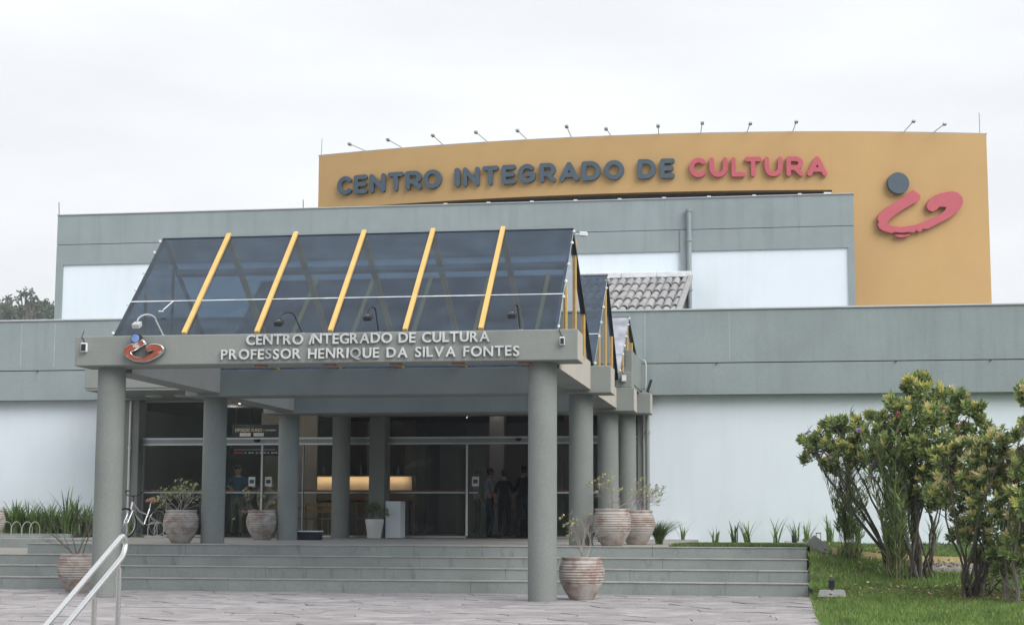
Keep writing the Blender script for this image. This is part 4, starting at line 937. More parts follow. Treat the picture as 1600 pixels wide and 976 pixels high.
# ================================================================== SHRUBS ON THE LAWN
def shrub_tree(name, base_px, Yb, lobes, stems, label, yel=.12, cream=.0, seed=0, dens=1.0, flowers=0, depth=1.0, barkm='bark2'):
    random.seed(seed); bx, by = base_px; p0 = at(bx, by, Yb); loc = Vector((p0.x, Yb, lawn_h(p0.x, Yb)))
    t_ = thing(name, loc, label, 'shrub', 'flowering shrubs on the lawn'); tb = MB(); bb = MB(); P = []; Dr = []; mi = []; FP = []; FD = []
    LB_ = []; SAT = []
    for (lx, ly, r_) in lobes:
        c = at(lx, ly, Yb+random.uniform(-.35,.35)*depth); rr = r_*Yb/FPX*.86; LB_.append((c, rr))
        for _ in range(3):
            v = Vector((random.gauss(0,1), random.gauss(0,.7), random.gauss(.25,.8))).normalized(); SAT.append((c+v*rr*random.uniform(.95,1.25), rr*random.uniform(.25,.42)))
    forks = []
    for k in range(int(stems*1.6)):
        c, rr = LB_[k % len(LB_)]; a = loc+Vector((random.gauss(0,.09), random.gauss(0,.09), -.05))
        e = c+Vector((random.gauss(0,.3)*rr, random.gauss(0,.3)*rr, -rr*.35)); n = 7; pts = []; sw = Vector((random.gauss(0,.16), random.gauss(0,.16), 0)); r0 = random.uniform(.013,.034)
        for i in range(n+1):
            t = i/n; q = a.lerp(e, t**1.25 if i else 0); q.z = a.z+(e.z-a.z)*t**.85; q += sw*math.sin(t*PI)+Vector((random.gauss(0,.02), random.gauss(0,.02), 0)); pts.append(q)
        tb.tube(pts, [r0*(1-.6*i/n) for i in range(n+1)], 6, False); forks += pts[3:]
    tips = []
    for (c, rr) in LB_+SAT:
        for _ in range(int(dens*84*max(rr, .16)**2/.2)):
            v = Vector((random.gauss(0,1), random.gauss(0,1), random.gauss(0,1))).normalized(); s_ = rr*random.uniform(.35, 1.0)**.6*random.uniform(.85,1.12)
            q = c+Vector((v.x*s_, v.y*s_*depth, v.z*s_*.9))
            if q.z < loc.z+.45: continue
            tips.append((q, v, s_/rr))
    forksv = np.array(forks)
    for (q, v, e) in tips:
        if random.random() < .45:
            j = int(np.argmin(((forksv-np.array(q))**2).sum(1)+rng.uniform(0,.15,len(forksv)))); f = Vector(forksv[j]); mid = f.lerp(q, .5)+Vector((random.gauss(0,.03), random.gauss(0,.03), -.04))
            bb.tube([f, mid, q], [.007, .005, .003], 3, False)
        up = (v*.6+Vector((random.gauss(0,.25), random.gauss(0,.25), .75))).normalized()
        outer = e > .72
        young = outer and v.z > -.35 and random.random() < (yel*2.6); cr_ = young and random.random() < cream
        k = random.randint(9, 14)
        for i in range(k):
            a = i*2.4+random.random(); lift = .25+.75*(i/k); o_ = up.orthogonal().normalized(); o_.rotate(Matrix.Rotation(a, 3, up))
            P.append(q-up*.07*(1-i/k)); Dr.append(up*lift+o_*(1.1-lift*.7))
            inner = i > k*.45
            mi.append((3 if cr_ else 2) if (young and inner) else (1 if (outer and random.random() < .62) or random.random() < .3 else 0))
        if outer and random.random() < flowers:
            FP.append((q+up*.05, [Vector((random.gauss(0,1), random.gauss(0,1), random.gauss(.3,1))) for i in range(9)]))
    tb.build('trunk', M[barkm], t_, True); o = bb.build('branches', M['bark2'], t_); o['kind'] = 'stuff'
    leaves_obj('crown', P, Dr, .098, .042, [M['leaf'], M['leafm'], M['leafy'], M['leafp']], mi, t_)
    for q, dd in FP: leaves_obj('flower', [q]*9, dd, .06, .045, [M['petalp'] if seed % 2 else M['petal']], [0]*9, t_)
shrub_tree('flowering_shrub', (1440,903), 27.5, [(1428,650,42),(1472,632,40),(1452,690,52),(1500,655,34),(1440,612,24),(1439,590,10),(1442,600,14),(1405,700,44),(1480,740,55),(1430,760,48),(1515,700,40),(1385,660,26),(1520,640,18),(1400,640,16)], 9,
    'tallest shrub of the lawn with dark stems and yellow-tipped leaves', .14, .1, 1, 1.15, .012)
shrub_tree('flowering_shrub', (1398,906), 28.2, [(1285,682,24),(1272,700,22),(1302,664,16),(1330,680,28),(1360,672,26),(1350,705,28),(1320,712,22),(1262,688,12),(1298,730,14),(1375,715,30)], 5,
    'loose slender shrub leaning left in front of the white wall', .13, .1, 2, .95, .02)
shrub_tree('flowering_shrub', (1520,934), 25.0, [(1560,690,34),(1575,730,50),(1530,735,46),(1500,760,46),(1550,790,55),(1590,790,44),(1515,810,40),(1570,840,36),(1485,720,26),(1596,720,30)], 12,
    'cream and yellow tipped shrub between the tallest shrub and the right edge', .30, .75, 3, 1.1, .012)
shrub_tree('flowering_shrub', (1590,944), 24.2, [(1630,720,50),(1625,790,60),(1590,850,34),(1560,870,22),(1600,900,26),(1612,668,28),(1610,622,24),(1602,610,14)], 5,
    'shrub cut by the right edge of the picture with lichen-grey stems', .16, .3, 5, 1.0, .012, 1.0, 'bark')
# under-planting
shrub_tree('low_bush', (1578,925), 25.6, [(1545,885,26),(1580,890,30),(1600,885,26)], 4, 'low dark bush under the shrubs at the right edge', .05, 0, 8, .8)
# extra bare stems rooted in the group
def reed(px, py, Yb, n, h, label, seed, spread=.28):
    random.seed(seed); p0 = at(px, py, Yb); loc = Vector((p0.x, Yb, lawn_h(p0.x, Yb))); t_ = thing('reed_clump', loc, label, 'plant', 'tall reed-like clumps'); b = MB(); P = []; Dr = []; FP = []; FD = []
    for k in range(n):
        a = random.uniform(0, 2*PI); hh = h*random.uniform(.45, 1.05); o_ = hh*spread*random.uniform(.05, 1); N_ = 7; pts = []
        s0 = loc+Vector((random.gauss(0,.09), random.gauss(0,.09), -.03))
        for i in range(N_+1):
            t = i/N_; pts.append(s0+Vector((math.cos(a)*o_*t**1.4, math.sin(a)*o_*t**1.4, hh*t)))
        b.tube(pts, [.007-.004*i/N_ for i in range(N_+1)], 4, False)
        for i in range(int(hh*26)):
            t = random.uniform(.22, 1); j = min(int(t*N_), N_-1); q = pts[j].lerp(pts[j+1], t*N_-j); az = random.choice((0, PI))+a*.5+random.gauss(0,.5)
            P.append(q); Dr.append(Vector((math.cos(az)*.7, math.sin(az)*.7, 1.0)))
        if random.random() < .12:
            FP.append((pts[-1], [Vector((random.gauss(0,1), random.gauss(0,1), random.gauss(.3,1))) for i in range(9)]))
    for k in range(140):
        a = random.uniform(0, 2*PI); P.append(loc+Vector((random.gauss(0,.1), random.gauss(0,.1), random.uniform(0,.1)))); Dr.append(Vector((math.cos(a)*.5, math.sin(a)*.5, 1)))
    b.build('canes', M['cane'], t_); leaves_obj('leaves', P, Dr, .19, .022, [M['reed'], M['strapd']], [0 if random.random() < .7 else 1 for _ in P], t_)
    for q, dd in FP: leaves_obj('flower', [q]*9, dd, .065, .045, [M['petal']], [0]*9, t_)
reed(1327, 884, 28.6, 32, 2.35, 'left tall reed clump with narrow leaves beside the steps', 21, .30)
reed(1400, 908, 27.4, 52, 2.35, 'right tall reed clump with lilac flowers among the shrubs', 22, .22)

# lawn fittings
p = atz(1298, 925, .05); t_ = thing('garden_spotlight', p, 'small black spotlight on a pale stone slab in the lawn', 'spotlight')
p = Vector((X(1300,25.6,925), 25.6, lawn_h(X(1300,25.6,925), 25.6)))
p.z += .05; t_.location = p
b = MB(); pr_ = [(-.22,-.1),(-.08,-.17),(.12,-.16),(.22,-.04),(.18,.12),(-.02,.17),(-.19,.1)]
b.add([(p.x+x*.95, p.y+y, p.z-.02) for x, y in pr_]+[(p.x+x*.85, p.y+y*.85, p.z+.075+random.uniform(-.01,.012)) for x, y in pr_], [tuple(range(7,14))]+[(i,(i+1)%7,7+(i+1)%7,7+i) for i in range(7)]); b.build('stone_base', M['conc'], t_)
MB().tube([p+Vector((0,0,.07)), p+Vector((0,0,.12))], .025, 8).build('stem', M['darkm'], t_); MB().tube([p+Vector((-.005,.04,.11)), p+Vector((.0,-.03,.235))], [.05,.045], 12).build('lamp_head', M['darkm'], t_, True)
p = Vector((X(1271,29.3,862), 29.3, 0)); p.z = D-.05
t_ = thing('concrete_block', p, 'peaked concrete block at the upper right end of the steps', 'block')
w = X(1295,29.3,860)-p.x; wl_ = X(1255,29.3,860)-p.x
MB().add([(p.x+wl_,29.15,p.z-.2),(p.x+w,29.15,p.z-.2),(p.x+w,29.15,p.z+.06),(p.x+.02,29.15,p.z+.25),(p.x+wl_,29.15,p.z+.06)]+[(p.x+wl_,29.6,p.z-.2),(p.x+w,29.6,p.z-.2),(p.x+w,29.6,p.z+.06),(p.x+.02,29.6,p.z+.25),(p.x+wl_,29.6,p.z+.06)],
  [(0,1,2,3,4),(9,8,7,6,5),(2,1,6,7),(3,2,7,8),(4,3,8,9),(0,4,9,5)]).build('block_body', M['conc'], t_)
def stake_light(px, py, Y, label, wh=False):
    xx = X(px, Y, py); z = lawn_h(xx, Y); p = Vector((xx, Y, z)); t_ = thing('lawn_floodlight', p, label, 'floodlight', 'floodlights along the right wall')
    MB().box(xx-.055, xx+.055, Y-.02, Y+.03, z+.06, z+.22).build('housing', M['darkm'], t_, bevel=.008); MB().box(xx-.04, xx+.04, Y-.026, Y-.021, z+.08, z+.2).build('lens', M['whitem' if wh else 'darkm'], t_); MB().tube([p, p+Vector((0,.01,.08))], .015, 6).build('stake', M['darkm'], t_)
stake_light(1279, 845, 36.5, 'square floodlight with a pale lens behind the concrete block', True)
stake_light(1241, 842, 37.2, 'small dark floodlight among strap leaves left of the concrete block')
# pale stones by the wall
for k, (px, Y) in enumerate(((1232, 37.6), (1250, 36.9))):
    xx = X(px, Y, 845); z = lawn_h(xx, Y); o = MB().lathe([(0,0),(.09,.0),(.11,.04),(.07,.09),(0,.10)], 9, (0,0,0), .15).build('pale_stone', M['conc']); o.location = (xx, Y, z); tag(o, ['pale stone at the wall foot left of the dark floodlight', 'pale stone on the lawn right of the dark floodlight'][k], 'stone')
# dry leaf litter under the shrubs
random.seed(77); P = []; Dr = []
for k in range(1700):
    px, py, sx_, sy_ = random.choice(((1440,903,.7,.4),(1520,932,.8,.5),(1375,890,.5,.3),(1590,940,.6,.4),(1400,925,1.2,.6)))
    q = on_lawn(px, py); xx = q.x+random.gauss(0,sx_); yy = q.y+random.gauss(0,sy_)
    if xx < .5: continue
    P.append((xx, yy, lawn_h(xx, yy)+random.uniform(.03,.09))); Dr.append((random.gauss(0,1), random.gauss(0,1), random.gauss(0,.25)))
M['litter'] = leafmat('dry_leaf', (.20,.13,.07), .35)
V, F_ = leaf_arrays(np.array(P), np.array(Dr), .06, .028)
o = np_mesh('leaf_litter', V, F_, [M['litter'], M['leafp']], np.repeat((rng.random(len(P)) < .2).astype(int), 4)); tag(o, 'brown fallen leaves scattered under the shrubs', 'leaves', kind='stuff')
# ================================================================== HANDRAIL
hr = thing('handrail', (-6.1, 14.9, 0), 'looped stainless steel handrail in the lower left corner', 'handrail')
RY = 14.95; XH = X(196, RY, 850)
zt = Zp(830, RY, 196); sl2 = .46
def rp(off, dy): return Vector((XH, RY-dy, zt-off-dy*sl2))
top = [rp(0, d) for d in (4.2, 3, 2, 1, .25, .12)]
n = 8; off = .205
loop = [rp(0,.12)]
for i in range(1, n): 
    a = PI*i/n; c = rp(off/2, .12); loop.append(Vector((XH, c.y+.13*math.sin(a), c.z+off/2*math.cos(a)+.05*math.sin(a))))
bot = [rp(off, d) for d in (.12, .3, 1, 2, 3, 4.2)]
MB().tube(top[:-1]+loop+bot, .0255, 14).build('rail', M['steel'], hr, True)
for dy in (.13, .68, 2.4, 3.9):
    q = rp(off, dy); zg = 0 if dy < .06 else -.15*max(1, min(4, math.ceil((dy+.05-.0)/.36)))
    MB().tube([q+Vector((0,0,-.02)), q+Vector((0,0,-.075))], .012, 10).build('stub', M['steel'], hr, True)
    MB().tube([(q.x, q.y, q.z-.07), (q.x, q.y, zg)], .024, 14).build('post', M['steel'], hr, True)
    MB().lathe([(.06,0),(.06,.01),(.025,.015)], 14, (q.x, q.y, zg)).build('base_flange', M['steel'], hr)

# ================================================================== BICYCLE AND RACKS
BY = 37.3; bc = thing('bicycle', (X(222,BY,830), BY, D), 'silver bicycle with wide handlebar parked before the left glass pane', 'bicycle', rz=0)
bo = bc.location.copy(); hd = Vector((-.40, -.917, 0)).normalized(); sd_ = Vector((hd.y, -hd.x, 0))
def bp(f, z, s_=0): return bo+hd*f+Vector((0,0,z))+sd_*s_
def wheel(f, nm):
    r_ = .33; c = bp(f, r_+.005); b = MB(); pts = [c+hd*(r_*math.cos(2*PI*i/28))+Vector((0,0,r_*math.sin(2*PI*i/28))) for i in range(29)]
    b.tube(pts, .024, 6, False); w = b.build('wheel', M['rubber'], bc, True)
    b = MB(); pts = [c+hd*(.295*math.cos(2*PI*i/28))+Vector((0,0,.295*math.sin(2*PI*i/28))) for i in range(29)]; b.tube(pts, .010, 5, False)
    bs = MB()
    for i in range(16):
        a = 2*PI*i/16; bs.tube([c+sd_*(.025*(-1)**i), c+hd*(.29*math.cos(a))+Vector((0,0,.29*math.sin(a)))], .0022, 3, False)
    b.tube([c-sd_*.05, c+sd_*.05], .022, 8)
    o = link('rim', b.mesh('rim', M['alu'], wl(bc), True), w); o = link('spokes', bs.mesh('spokes', M['alu'], wl(bc)), w)
wheel(.53, 'front'); wheel(-.50, 'rear')
bb_ = bp(-.05,.29); seat_t = bp(-.22,.66); head_t = bp(.33,.80); head_b = bp(.38,.62); fa = .53; ra = -.50
fr = MB(); fr.tube([head_b, bb_], .021, 8); fr.tube([head_t, bp(.1,.60), bp(-.17,.52)], .018, 8); fr.tube([bb_, seat_t], .018, 8); fr.tube([head_b-hd*.0, head_t+Vector((0,0,.02))], .024, 8)
for s_ in (-.06,.06): fr.tube([bb_+sd_*s_*.3, bp(ra,.335,s_)], .010, 6); fr.tube([bp(-.17,.52), bp(ra,.335,s_)], .010, 6)
fr.build('frame', M['bikef'], bc, True)
fk = MB()
for s_ in (-.06,.06): fk.tube([head_b+sd_*s_, bp(.47,.45,s_), bp(fa,.335,s_)], .014, 8)
fk.tube([head_b-sd_*.07, head_b+sd_*.07], .018, 8); fk.build('fork', M['bikef'], bc, True)
MB().tube([seat_t, bp(-.26,.82)], .013, 8).build('seat_post', M['alu'], bc, True)
MB().tube([bp(-.40,.85), bp(-.33,.865), bp(-.2,.86), bp(-.10,.85)], [.05,.085,.05,.025], 10).build('saddle', M['saddle'], bc, True)
hb = MB(); st_ = bp(.29,.93); hb.tube([head_t, st_, bp(.34,.96)], .016, 8); hc = bp(.34,.96)
hb.tube([hc+sd_*.36-hd*.20+Vector((0,0,.12)), hc+sd_*.30-hd*.06+Vector((0,0,.11)), hc+sd_*.16+Vector((0,0,.01)), hc, hc-sd_*.16+Vector((0,0,.01)), hc-sd_*.30-hd*.06+Vector((0,0,.11)), hc-sd_*.36-hd*.20+Vector((0,0,.12))], .012, 8)
hb.build('handlebar', M['darkm'], bc, True)
for s_ in (-1, 1): MB().tube([hc+sd_*s_*.335-hd*.12+Vector((0,0,.116)), hc+sd_*s_*.365-hd*.22+Vector((0,0,.122))], .017, 8).build('grip', M['rubber'], bc, True)
ck = MB(); ck.tube([bb_-sd_*.06, bb_+sd_*.06], .02, 8); ck.tube([bb_+sd_*.06, bb_+sd_*.07+hd*.05-Vector((0,0,.16))], .01, 6); ck.tube([bb_-sd_*.06, bb_-sd_*.07-hd*.05+Vector((0,0,.16))], .01, 6); ck.build('crank', M['darkm'], bc)
for s_, v in ((1,-.16),(-1,.16)): q = bb_+sd_*.10*s_+hd*(.05*s_)+Vector((0,0,v)); MB().bar(q-hd*.04, q+hd*.04, .08, .02).build('pedal', M['rubber'], bc)
def rack(pxs, Y, label, z=D, h=.34):
    xs_ = [X(q, Y, 835) for q in pxs]; t_ = thing('bike_rack', (sum(xs_)/len(xs_), Y, z), label, 'bike rack', 'bicycle racks')
    b = MB(); b.box(min(xs_)-.14, max(xs_)+.14, Y-.14, Y-.09, z+.01, z+.05); b.box(min(xs_)-.14, max(xs_)+.14, Y+.09, Y+.14, z+.01, z+.05); b.build('base', M['conc'], t_)
    for xx in xs_:
        MB().tube([(xx-.07, Y-.11, z+.04), (xx-.07, Y-.11, z+h*.6)]+[(xx-.07+.07*(1-math.cos(PI*i/8)), Y-.11+.22*(i/8), z+h*.6+h*.4*math.sin(PI*i/8)) for i in range(1,8)]+[(xx+.07, Y+.11, z+h*.6), (xx+.07, Y+.11, z+.04)], .010, 6).build('hoop', M['conc'], t_, True)
rack((238, 248), 36.8, 'two-hoop bike rack beside the bicycle', D, .36)
rack((10, 25), 35.8, 'bike rack hoop pair at the left edge of the bed', D, .36)
rack((42, 54), 35.9, 'bike rack hoop pair in front of the strap-leaf bed', D, .36)

# ================================================================== INTERIOR
def person(loc, face, label, top, legs, hgt=1.72, pose='stand', arms=((.1,-.02),(-.1,-.02)), seed=0, hold=None):
    random.seed(seed); s_ = hgt/1.75; v = []; e = []; r_ = []; reg = []
    def a(p, rad, par=None, g='top'):
        v.append(Vector(p)*s_); r_.append((rad[0]*s_, rad[1]*s_) if isinstance(rad, tuple) else (rad*s_, rad*s_))
        if par is not None: e.append((par, len(v)-1)); reg.append(g)
        return len(v)-1
    pel = a((0,0,.95), (.15,.11)); wst = a((0,-.01,1.10), (.135,.10), pel); ch = a((0,-.015,1.30), (.165,.115), wst); sh = a((0,0,1.43), (.13,.085), ch); nk = a((0,.01,1.50), .052, sh, 'skin'); jw = a((0,.03,1.57), (.066,.075), nk, 'skin'); hd_ = a((0,.03,1.66), (.078,.092), jw, 'head'); a((0,.015,1.73), (.062,.07), hd_, 'hair')
    for k, sx in enumerate((-1, 1)):
        fwd, rise = arms[k]
        s0 = a((sx*.17,0,1.41), .058, sh); el = a((sx*.235, fwd*.4-.02, 1.14+rise*.3), .042, s0); wr = a((sx*(.235-.25*max(0,rise)), fwd+.02, .92+rise), .030, el, 'skin')
        hnd = a((sx*(.235-.3*max(0,rise)), fwd+.06, .85+rise*1.05), (.036,.022), wr, 'skin')
        q = v[hnd]/s_
        for f in range(5):
            dx = (f-2)*.016*(1 if sx > 0 else -1); ln = (.045,.07,.075,.07,.055)[f]
            f1 = a((q.x+dx*1.1+(0 if f else -sx*.02), q.y+.012, q.z-.045+(0 if f else .03)), .0095, hnd, 'skin'); a((q.x+dx*1.25+(0 if f else -sx*.03), q.y+.028, q.z-.045-ln*.8+(0 if f else .035)), .008, f1, 'skin')
    for sx in (-1, 1):
        st2 = .04*sx*random.choice((.3,1)); hp = a((sx*.095,0,.86), .095, pel, 'legs'); kn = a((sx*.11, .02+st2, .48), .062, hp, 'legs'); an = a((sx*.115, -.02+st2*2, .09), .040, kn, 'legs'); hl = a((sx*.115, -.01+st2*2, .045), .042, an, 'shoe'); a((sx*.13, .15+st2*2, .03), (.038,.026), hl, 'shoe')
    me = bpy.data.meshes.new('p'); me.from_pydata([tuple(q) for q in v], e, []); ob = bpy.data.objects.new('p', me); COL.objects.link(ob)
    md = ob.modifiers.new('s', 'SKIN'); md.use_smooth_shade = True
    for i, sv in enumerate(me.skin_vertices[0].data): sv.radius = r_[i]; sv.use_root = (i == 0)
    md2 = ob.modifiers.new('d', 'SUBSURF'); md2.levels = 1; md2.render_levels = 1
    res = bpy.data.meshes.new_from_object(ob.evaluated_get(bpy.context.evaluated_depsgraph_get())); bpy.data.objects.remove(ob)
    res.name = 'person'; names = ['top','legs','skin','hair','shoe']; mats_ = {'top':M[top],'legs':M[legs],'skin':M['skin'],'hair':M['hair'],'shoe':M['shoe']}
    res.materials.clear()
    for q in names: res.materials.append(mats_[q])
    segs = [(np.array(v[i]), np.array(v[j]), g) for (i, j), g in zip(e, reg)]; zlo = min(q.co.z for q in res.vertices)
    for pl in res.polygons:
        c = np.array(pl.center); best = None
        for A_, B_, g in segs:
            d = B_-A_; t = min(max(((c-A_)@d)/(d@d+1e-9), 0), 1); dd = np.linalg.norm(c-A_-t*d)
            if best is None or dd < best[0]: best = (dd, g)
        g = best[1]
        if g == 'head': g = 'hair' if (c[2] > 1.68*s_ or (c[1] < .02*s_ and c[2] > 1.55*s_)) else 'skin'
        pl.material_index = names.index(g)
    for q in res.vertices: q.co.z -= zlo
    o = link('person', res, None, loc); o.rotation_euler = (0, 0, face); tag(o, label, 'person', 'people inside the entrance')
    # hair cap, ears, nose, eyes
    hb2 = MB(); hz = 1.665*s_-zlo
    hb2.lathe([(.078*s_,-.01),(.085*s_,.03),(.07*s_,.085),(.035*s_,.11),(0,.115)], 14, (0, .005, hz-.01)); h_ = link('hair', hb2.mesh('hair', M['hair'], (0,0,0), True), o)
    fb = MB(); fb.lathe([(0,0),(.014,.005),(.010,.03),(0,.045)], 8, (0, .115*s_, hz-.05)); link('nose', fb.mesh('nose', M['skin'], (0,0,0), True), o)
    for sx in (-1, 1):
        eb = MB(); eb.lathe([(0,-.012),(.012,0),(0,.012)], 8, (sx*.030, .105*s_, hz-.01)); link('eye', eb.mesh('eye', M['hair'], (0,0,0), True), o)
        eb = MB(); eb.lathe([(0,-.03),(.016,-.01),(.016,.015),(0,.03)], 8, (sx*.085*s_, .02, hz-.02)); link('ear', eb.mesh('ear', M['skin'], (0,0,0), True), o)
    return o
FL = D+.003
person((X(371,41.0,760), 41.0, FL), R(200), 'man in a blue shirt standing behind the left glass door', 'shirtb', 'khaki', 1.78, arms=((.24,.20),(.22,.28)), seed=1)
person((X(765,41.2,780), 41.2, FL), R(-60), 'person in a light grey-blue shirt inside the open doorway', 'shirtg', 'jeans', 1.70, arms=((.25,.35),(.08,0)), seed=2)
person((X(746,41.6,780), 41.6, FL), R(-80), 'person in a grey shirt half hidden by the open glass door', 'shirtg', 'black', 1.66, arms=((.1,0),(.1,0)), seed=3)
person((X(788,41.0,780), 41.0, FL), R(15), 'person in black standing in the middle of the open doorway', 'black', 'black', 1.66, arms=((.1,0),(.1,0)), seed=4)
person((X(818,41.3,780), 41.3, FL), R(-15), 'person in black at the right side of the open doorway', 'black', 'jeans', 1.76, arms=((.1,0),(.14,.1)), seed=5)
# poster hung behind the left doors
PY = 42.6; px0, px1 = X(362,PY,690), X(446,PY,690); pz0, pz1 = Zp(712,PY,400), Zp(663,PY,400)
po = thing('exhibition_poster', (px0, PY, pz0), 'dark hanging exhibition poster reading EXPOSIÇÃO 10 ANOS behind the left doors', 'poster')
MB().box(px0, px1, PY, PY+.02, pz0, pz1).build('panel', M['poster'], po)
def flat_text(txt, x, z, h, w, y, mm, parent, nm='lettering'):
    me, a_, b_ = char_mesh(txt, h/.7, .002, M[mm], .008); o = link(nm, me, parent); o.rotation_euler = (PI/2,0,0); o.scale = (w/(b_-a_), 1, 1); o.location = Vector((x-a_*w/(b_-a_), y-.003, z))-wl(parent); return o
flat_text('EXPOSIÇÃO 10 ANOS', px0+.09, pz1-.185, .085, .74, PY, 'ptext', po)
flat_text('7.º ANIVERSÁRIO', px0+.86, pz1-.17, .04, .36, PY, 'pwhite', po)
for x0, x1 in ((.22,.52),(.60,.88)): MB().box(px0+x0, px0+x1, PY-.004, PY-.002, pz1-.31, pz1-.22).build('photo_strip', M['pwhite'], po)
MB().box(px0+.07, px0+.30, PY-.004, PY-.002, pz0+.06, pz0+.11).build('red_logo', M['pred'], po)
for k in range(9): MB().box(px0+.36+k*.105, px0+.36+k*.105+random.uniform(.04,.09), PY-.004, PY-.002, pz0+.07, pz0+.10).build('small_logo', M['pwhite'], po)
MB().box(px0+.07, px0+1.2, PY-.004, PY-.002, pz0+.16, pz0+.175).build('text_rule', M['lgrey'], po)
for xx in (px0+.1, px1-.1): MB().tube([(xx, PY+.01, pz1), (xx, PY+.01, 4.1)], .006, 5).build('hanger', M['darkm'], po)
# bar with lit back panel
BRY = 46.5; bx0, bx1 = X(450,BRY,750), X(640,BRY,750)
br = thing('bar_counter', ((bx0+bx1)/2, BRY, FL), 'dark bar counter with warmly lit back panel inside the glass', 'counter')
MB().box(bx0, bx1, BRY+.8, BRY+.9, FL, 4.0).build('back_wall', M['woodd'], br)
MB().box(bx0+.1, bx1-.1, BRY+.76, BRY+.79, Zp(766,BRY+.7), Zp(744,BRY+.7)).build('lit_panel', M['cream'], br)
MB().box(bx0, bx1, BRY+.45, BRY+.79, Zp(743,BRY+.6), Zp(743,BRY+.6)+.04).build('shelf', M['woodd'], br)
MB().box(bx0, bx1, BRY-.1, BRY+.25, FL, FL+.92).build('counter_body', M['inwall'], br); MB().box(bx0-.05, bx1+.05, BRY-.15, BRY+.3, FL+.925, FL+.97).build('counter_top', M['woodd'], br, bevel=.01)
for k in range(16):
    xx = bx0+.3+k*(bx1-bx0-.6)/16+random.uniform(-.05,.05); h = random.uniform(.2,.32); zz = Zp(743,BRY+.6)+.041
    o = MB().lathe([(0,0),(.035,0),(.035,h*.6),(.013,h*.75),(.013,h),(0,h)], 10, (0,0,0)).build('bottle', M['darkm' if k % 3 else 'lgrey'], None, True); o.location = (xx, BRY+.62, zz); tag(o, 'small bottle on the shelf above the lit bar panel, %s from the left' % ORD[k], 'bottle', 'bottles on the bar shelf')
lg = bpy.data.lights.new('bar_lamp', 'AREA'); lg.shape = 'RECTANGLE'; lg.size = bx1-bx0-.4; lg.size_y = .08; lg.energy = 4.5; lg.color = (1,.70,.40)
lo_ = bpy.data.objects.new('bar_lamp', lg); COL.objects.link(lo_); lo_.location = ((bx0+bx1)/2, BRY+.6, Zp(743,BRY+.6)-.02); lo_.rotation_euler = (R(20), 0, 0)
# tables and chairs inside
def table(x, y, label):
    t_ = thing('cafe_table', (x, y, FL), label, 'table', 'cafe tables'); MB().lathe([(0,.70),(.38,.70),(.40,.715),(.38,.735),(0,.735)], 24, (x,y,FL)).build('tabletop', M['wood'], t_, True); MB().tube([(x,y,FL+.02),(x,y,FL+.70)], .03, 10).build('leg', M['darkm'], t_); MB().lathe([(.22,0),(.22,.015),(.03,.03)], 20, (x,y,FL)).build('base', M['darkm'], t_)
def chair(x, y, rz, label):
    t_ = thing('wooden_chair', (x, y, FL), label, 'chair', 'honey wood chairs', rz=rz)
    def lk(nm, b): link(nm, b.mesh(nm, M['wood'], (0,0,0), False, .006), t_)
    lk('seat', MB().box(-.21,.21,-.21,.21,.43,.465))
    for sx in (-1,1):
        lk('leg', MB().box(sx*.19-.018, sx*.19+.018, -.20,-.164, 0,.43)); lk('leg', MB().box(sx*.19-.018, sx*.19+.018, .165,.20, 0,.43)); lk('back_post', MB().box(sx*.19-.018, sx*.19+.018, .17,.205, .465,.86))
    for z in (.60,.76): lk('backrest', MB().box(-.17,.17,.175,.20,z,z+.09))
for k, (px, Y, lb) in enumerate(((455, 42.2, 'round wooden cafe table behind the third column'), (525, 43.4, 'round wooden cafe table left of the inner pillar'), (590, 42.6, 'round wooden cafe table behind the white pot'))): table(X(px,Y,800), Y, lb)
for k, (px, Y, rz, lb) in enumerate(((425,41.6,.6,'wooden chair behind the planter at the automatic doors'),(478,42.0,-.5,'wooden chair just right of the third column inside'),(502,42.9,.3,'wooden chair between the two inner tables'),(520,41.9,2.6,'wooden chair with its back to the glass left of the fourth column'),(573,43.2,1.2,'wooden chair just right of the fourth column inside'))): chair(X(px,Y,810), Y, rz, lb)
o = MB().box(X(806,41.6,820)-.16, X(806,41.6,820)+.16, 42.4, 42.7, FL, FL+.45).build('stool', M['darkm'], bevel=.02); tag(o, 'low dark stool inside the open doorway', 'stool')

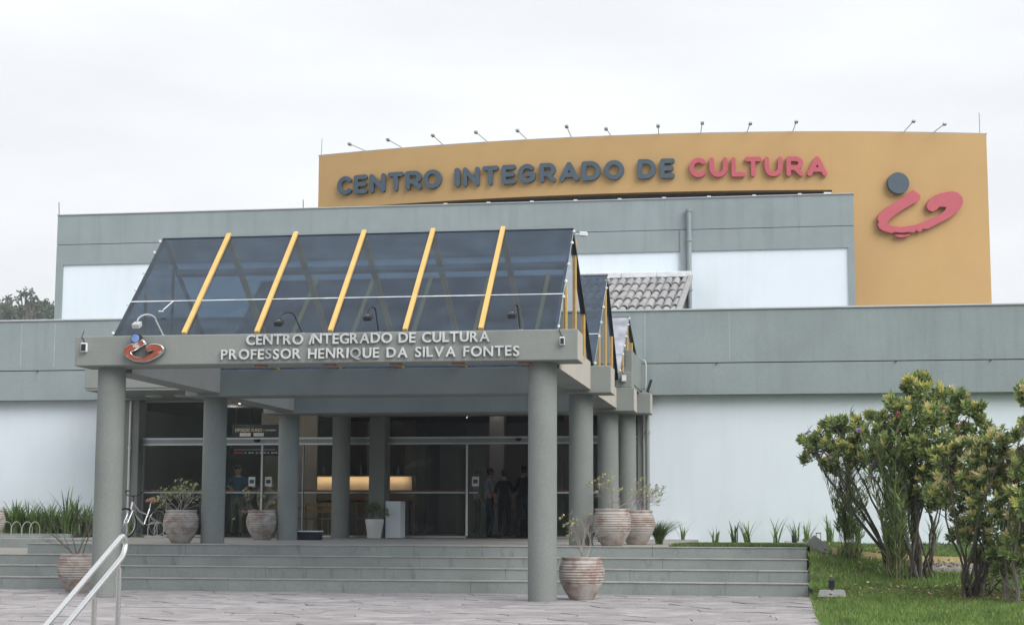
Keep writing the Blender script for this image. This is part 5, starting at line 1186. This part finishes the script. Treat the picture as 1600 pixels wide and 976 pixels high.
# ================================================================== FAR BACKGROUND
def hill(name, pts, label):
    vs = []; fs = []; n = len(pts)
    for (x, y, h, d) in pts: vs += [(x, y-d, -1), (x, y, h), (x, y+d, -1)]
    for i in range(n-1): a = 3*i; fs += [(a, a+3, a+4, a+1), (a+1, a+4, a+5, a+2)]
    o = MB().add(vs, fs).build(name, M['hill'], None, True); tag(o, label, kind='structure')
HY = 315
hill('hill', [(-400,HY+5,22,90),(-300,HY+5,30,90),(-210,HY+4,33,90),(-150,HY+2,33.5,90),(-105,HY,31,90),(-45,HY+10,18,80),(40,HY+10,5,60)], 'wooded hill behind the left end of the building')
def far_tree(px, lobes, Y, label, mats_, seed, base_z, name='far_tree', lf=.85, dens=1.0, trunk=True):
    random.seed(seed); c0 = at(px, 500, Y); loc = Vector((c0.x, Y, base_z)); t_ = thing(name, loc, label, 'tree', 'trees on the far hill'); P = []; Dr = []; tb = MB()
    top_ = at(lobes[0][0], lobes[0][1], Y)
    tb.tube([loc, loc.lerp(top_, .5)+Vector((.2,0,0)), top_], [.6,.42,.16], 6, False)
    for (lx, ly, r_) in lobes:
        c = at(lx, ly, Y); rr = r_*Y/FPX; tb.tube([loc.lerp(top_, .45), loc.lerp(c, .7), c], [.26,.2,.1], 5, False)
        for _ in range(int(dens*42*rr*rr)):
            v = Vector((random.gauss(0,1), random.gauss(0,1), random.gauss(0,1))).normalized()*rr*random.uniform(.3,1.05); q = c+Vector((v.x, v.y, v.z*.75)); P.append(q); Dr.append(v+Vector((random.gauss(0,.6), random.gauss(0,.6), random.gauss(-.2,.6)))*rr)
    tb.build('trunk', M['bark2'], t_); leaves_obj('crown', P, Dr, lf, lf*.55, mats_, [random.randint(0, len(mats_)-1) for _ in P], t_)
far_tree(44, [(40,456,7),(33,459,6),(28,466,4),(49,457,6),(55,462,5),(60,470,4),(44,468,5),(52,474,6),(30,474,3)], 290, 'tall open-crowned tree above the far wood', [M['far']], 31, 30)
far_tree(14, [(12,463,5),(16,466,4),(9,466,3),(14,474,5)], 298, 'small round-topped tree left of the tall far tree', [M['far'], M['far2']], 32, 30, dens=.7)
far_tree(78, [(78,484,7),(82,492,8),(74,494,7),(77,471,2)], 286, 'dark tree beside the upper storey corner', [M['far']], 33, 30)
far_tree(2, [(0,473,6),(-8,480,8),(4,488,8)], 294, 'tree at the left edge above the fascia', [M['far'], M['far2']], 34, 30)
random.seed(9); P = []; Dr = []
for k in range(34):
    px = random.uniform(-60, 90); py = random.uniform(484, 502); Y = random.uniform(282, 312); c = at(px, py, Y); rr = random.uniform(.9, 1.9)
    for _ in range(150):
        v = Vector((random.gauss(0,1), random.gauss(0,1), random.gauss(0,1))).normalized()*rr*random.uniform(.4,1.05); P.append(c+v); Dr.append(v+Vector((random.gauss(0,.4), random.gauss(0,.4), random.gauss(0,.4))))
V, F_ = leaf_arrays(np.array(P), np.array(Dr), .8, .5)
o = np_mesh('far_wood', V, F_, [M['far'], M['far2']], np.repeat(rng.integers(0, 2, len(P)), 4)); tag(o, 'mass of hazy trees on the hill behind the left fascia', 'trees', kind='stuff')
# unseen wooded rise added behind the camera, made tall to darken the glass reflections
hill('far_rise', [(-200,-75,17,25),(-90,-70,20,25),(-55,-72,16,25),(-20,-74,19,25),(30,-70,15,25),(150,-72,18,25)], 'added wooded rise behind the camera, darkening the reflections in the glass')

# ================================================================== HAZE
hz = MB().box(-700, 700, -160, 900, -1.7, 62).build('haze', M['white']); tag(hz, 'thin pale haze in the air over the whole place', 'haze', kind='stuff')
hm = bpy.data.materials.new('haze'); hm.use_nodes = True; hn = hm.node_tree; hn.nodes.remove(hn.nodes['Principled BSDF'])
pv_ = hn.nodes.new('ShaderNodeVolumePrincipled'); pv_.inputs['Color'].default_value = (.86,.92,1,1); pv_.inputs['Density'].default_value = .0005; pv_.inputs['Anisotropy'].default_value = 0
hn.links.new(pv_.outputs[0], hn.nodes['Material Output'].inputs['Volume']); hz.data.materials.clear(); hz.data.materials.append(hm)
